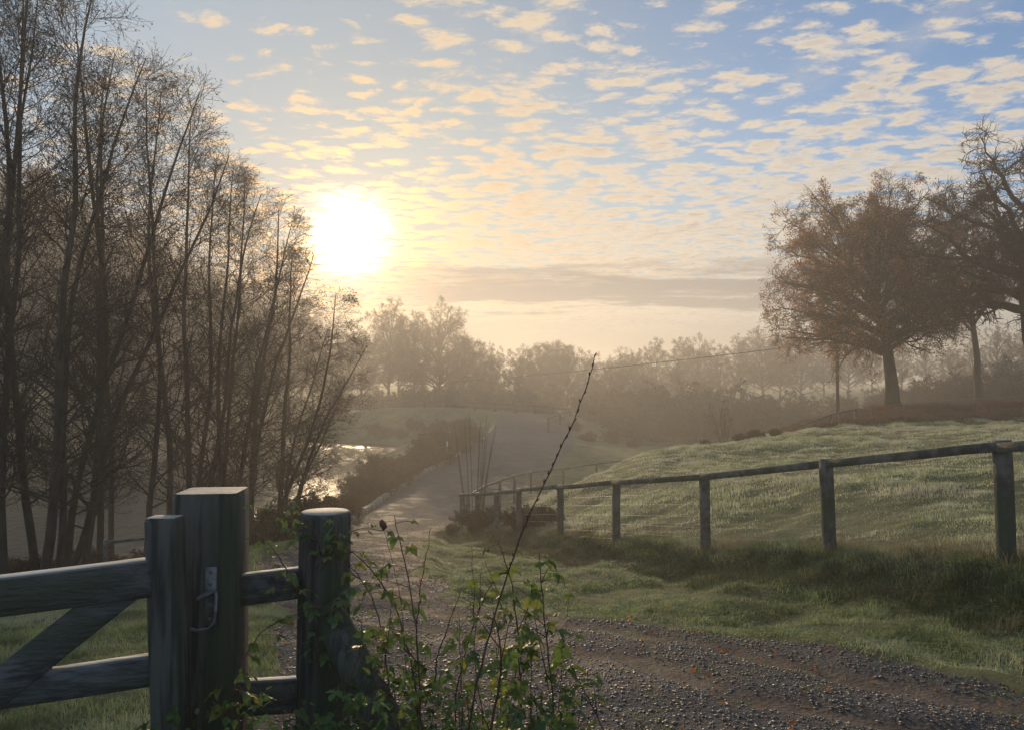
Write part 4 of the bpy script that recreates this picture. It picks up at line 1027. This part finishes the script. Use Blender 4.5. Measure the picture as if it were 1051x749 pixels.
# ------------------------------------------------------------------ grass, bracken, gravel
def blades(x, y, z, h, w, rng, lean=.35, droop=.5, wind=(0, 0)):
    N = len(x); az = rng.uniform(0, 6.283, N); b = np.stack([x, y, z], 1)
    d = np.stack([np.cos(az), np.sin(az), np.zeros(N)], 1) * (lean * rng.random(N))[:, None] + np.array([wind[0], wind[1], 0])
    s = unit(np.cross(np.array([0, 0, 1.]), d + rng.normal(0, .3, (N, 3)) * [1, 1, 0]))
    h = h[:, None]; w = (w * np.ones(N))[:, None]; up = np.array([0, 0, 1.])
    m1 = b + up * h * .5 + d * h * .35; m2 = b + up * h * (.9 - droop * .25) + d * h * (.9 + droop * .4)
    V = np.stack([b - s*w*.5, b + s*w*.5, m1 + s*w*.42, m1 - s*w*.42, m2], 1).reshape(-1, 3); i = np.arange(N) * 5
    return V, np.stack([i, i+1, i+2, i+3], 1), np.stack([i+3, i+2, i+4], 1)
def in_view(x, y, m=1.12):
    px = CX + F * x / np.maximum(y, .1); return (y > 1.5) & (px > -60) & (px < 1110)
rng = np.random.default_rng(123)
def scatter(n, xr, yr, ok_, pw=1.0):
    x = rng.uniform(*xr, n); y = yr[0] + (yr[1] - yr[0]) * rng.random(n) ** pw
    k = ok_(x, y) & in_view(x, y); return x[k], y[k]
# field: frosty tussocks
mb = MB()
for (n, yr, pw, hh, ww) in ((330000, (4, 16), 1.0, .085, .006), (360000, (14, 46), 1.0, .12, .014)):
    x, y = scatter(n, (-2, 34), yr, lambda x, y: (fence_side(x, y) > .25) & (x < .72 * y + 1), pw)
    tn = vnoise(x, y * .6, 1.1) + .8 * vnoise(x + 9, y, .5) + .5 * vnoise(x, y, .22); k = tn + rng.uniform(-.35, .35, len(x)) > -.18; x, y, tn = x[k], y[k], tn[k]
    h = hh * (.6 + 2.0 * np.clip(tn, 0, .8)) * rng.uniform(.5, 1.3, len(x))
    mb.add(*blades(x, y, H(x, y) - .01, h, ww, rng, .9, .9))
tag(mb.build('field_grass', M['gfield']), kind='stuff')
# verge grass between the lane and the fence and beyond its foot
mb = MB()
def vg(x, y): return (lane_d(x, y) < -.02) & (fence_side(x, y) < .7) & (x > np.interp(y, REY, REX) - .3)
x, y = scatter(520000, (-3, 9), (3, 27), vg, 1.15)
tn = vnoise(x, y, .55) + .6 * vnoise(x + 5, y, .22) + .3 * vnoise(x, y, 1.7); k = tn + rng.uniform(-.3, .3, len(x)) > -.12; x, y, tn = x[k], y[k], tn[k]
nf = np.exp(-(fence_side(x, y) / .45) ** 2); ed = sstep(-lane_d(x, y), 0, .5)
h = (.05 + .19 * np.clip(tn + .1, 0, 1)) * (.35 + .65 * ed) * rng.uniform(.45, 1.4, len(x)) + nf * rng.uniform(.0, .06, len(x))
mb.add(*blades(x, y, H(x, y) - .01, h, .0055 + .0003 * y, rng, 1.1, 1.2))
tag(mb.build('verge_grass', M['gverge']), kind='stuff')
# long rank tussocks at the fence foot (dark and tangled) and dry stems
mb = MB(); n = 900; yy = rng.uniform(5.5, 26, n); xx_ = 7.2 - .336 * yy + rng.normal(-.62, .26, n)
x = np.repeat(xx_, 60) + rng.normal(0, .10, n*60); y = np.repeat(yy, 60) + rng.normal(0, .10, n*60); hh = np.repeat(rng.uniform(.10, .32, n), 60) * rng.uniform(.5, 1.1, n*60)
mb.add(*blades(x, y, H(x, y) - .02, hh, .006, rng, .9, 1.3))
tag(mb.build('rank_grass', M['grank']), kind='stuff')
mb = MB(); n = 20000; y = rng.uniform(5.5, 27, n); x = 7.2 - .336 * y + rng.normal(.25, .35, n); k = vnoise(x, y, .8) > -.12; x, y = x[k], y[k]
mb.add(*blades(x, y, H(x, y) - .02, rng.uniform(.08, .30, len(x)), .0045, rng, .7, .6))
tag(mb.build('dry_grass', M['gdry']), kind='stuff')
# grass on the gate side and the lake bank
mb = MB()
def lg(x, y): return (lane_d(x, y) < .0) & (x < np.interp(y, LEY, LEX) + .3) & (H0(x, y) > -3.9)
x, y = scatter(260000, (-9, 0), (2.2, 12), lg, 1.1)
tn = vnoise(x, y, .5) + .5 * vnoise(x + 3, y, .2); k = tn + rng.uniform(-.3, .3, len(x)) > -.3; x, y, tn = x[k], y[k], tn[k]
mb.add(*blades(x, y, H(x, y) - .01, (.05 + .07 * np.clip(tn + .2, 0, 1)) * rng.uniform(.5, 1.4, len(x)), .0055, rng, .9, .8))
x, y = scatter(150000, (-24, -3), (10, 32), lg, 1.0); mb.add(*blades(x, y, H(x, y) - .01, .14 * rng.uniform(.5, 1.5, len(x)), .013, rng, .8, .8))
tag(mb.build('bank_grass', M['gverge']), kind='stuff')
# scattered low growth creeping on the lane
mb = MB()
x, y = scatter(90000, (-6, 6), (3, 26), lambda x, y: (lane_d(x, y) > -.1) & (vnoise(x, y * .5, .9) + vnoise(x, y, .25) * .7 > .26), 1.3)
mb.add(*blades(x, y, H(x, y, True) - .004, rng.uniform(.012, .045, len(x)), .004, rng, 1.2, .8)); tag(mb.build('lane_moss_grass', M['gverge']), kind='stuff')
# bracken bank on the crest
mb = MB(); n = 5200; x = rng.uniform(13, 40, n); y = rng.uniform(43, 50, n) + (x - 13) * .05; k = (CX + F * x / y > 765); x, y = x[k], y[k]
cl = vnoise(x, y, 1.6); z = H(x, y); hB = (.28 + .75 * np.clip(cl + .35, 0, 1)) * rng.uniform(.6, 1.1, len(x)) * sstep(CX + F * x / y, 760, 880)
xr_ = np.repeat(x, 14) + rng.normal(0, .16, len(x)*14); yr_ = np.repeat(y, 14) + rng.normal(0, .16, len(x)*14)
mb.add(*blades(xr_, yr_, np.repeat(z, 14) - .03, np.repeat(hB, 14) * rng.uniform(.5, 1.1, len(xr_)) + .05, .035, rng, .8, .8))
tag(mb.build('bracken_ground_cover', M['bracken']), kind='stuff')
# fallen leaves along the lane and verge
mb = MB(); x, y = scatter(5200, (-5, 6), (3, 20), lambda x, y: (lane_d(x, y) > -.8) & ((lane_d(x, y) < .5) | (rng.random(len(x)) < .25)), 1.3)
V, Q = leaves(np.stack([x, y, H(x, y, True) + .012], 1), .035, rng, 1, .003, 0); mb.add(V, Q)
tag(mb.build('fallen_leaves', M['oakleaf']), kind='stuff')
# gravel
def stones(n, xr, yr, smin, smax, ok_, pw):
    x, y = scatter(n, xr, yr, ok_, pw); N = len(x); z = H(x, y, True)
    ico = np.array([(0,0,1),(.9,0,.3),(.28,.85,.35),(-.73,.53,.3),(-.73,-.53,.35),(.28,-.85,.3),(0,0,-.6)]); 
    T = np.array([[0,1,2],[0,2,3],[0,3,4],[0,4,5],[0,5,1],[6,2,1],[6,3,2],[6,4,3],[6,5,4],[6,1,5]])
    s = smin * (smax / smin) ** (rng.random(N) ** 2.8); az = rng.uniform(0, 6.28, N); ca, sa = np.cos(az), np.sin(az)
    L = ico[None] * (1 + rng.normal(0, .18, (N, 7, 1))) * np.stack([s, s * rng.uniform(.6, 1, N), s * rng.uniform(.25, .6, N)], 1)[:, None]
    V = np.stack([L[..., 0]*ca[:, None] - L[..., 1]*sa[:, None] + x[:, None], L[..., 0]*sa[:, None] + L[..., 1]*ca[:, None] + y[:, None], L[..., 2] + z[:, None] + .15 * s[:, None]], 2)
    return V.reshape(-1, 3), (T[None] + (np.arange(N) * 7)[:, None, None]).reshape(-1, 3)
mb = MB()
mb.add(*stones(430000, (-5, 7), (2.6, 14), .0026, .018, lambda x, y: (lane_d(x, y) > .02) & (dirt(x, y) + rng.uniform(-.5, .3, len(x)) < .42), 1.4))
mb.add(*stones(60000, (-7, 2), (10, 34), .008, .024, lambda x, y: lane_d(x, y) > .05, 1.2))
tag(mb.build('gravel', M['stone']), kind='stuff')
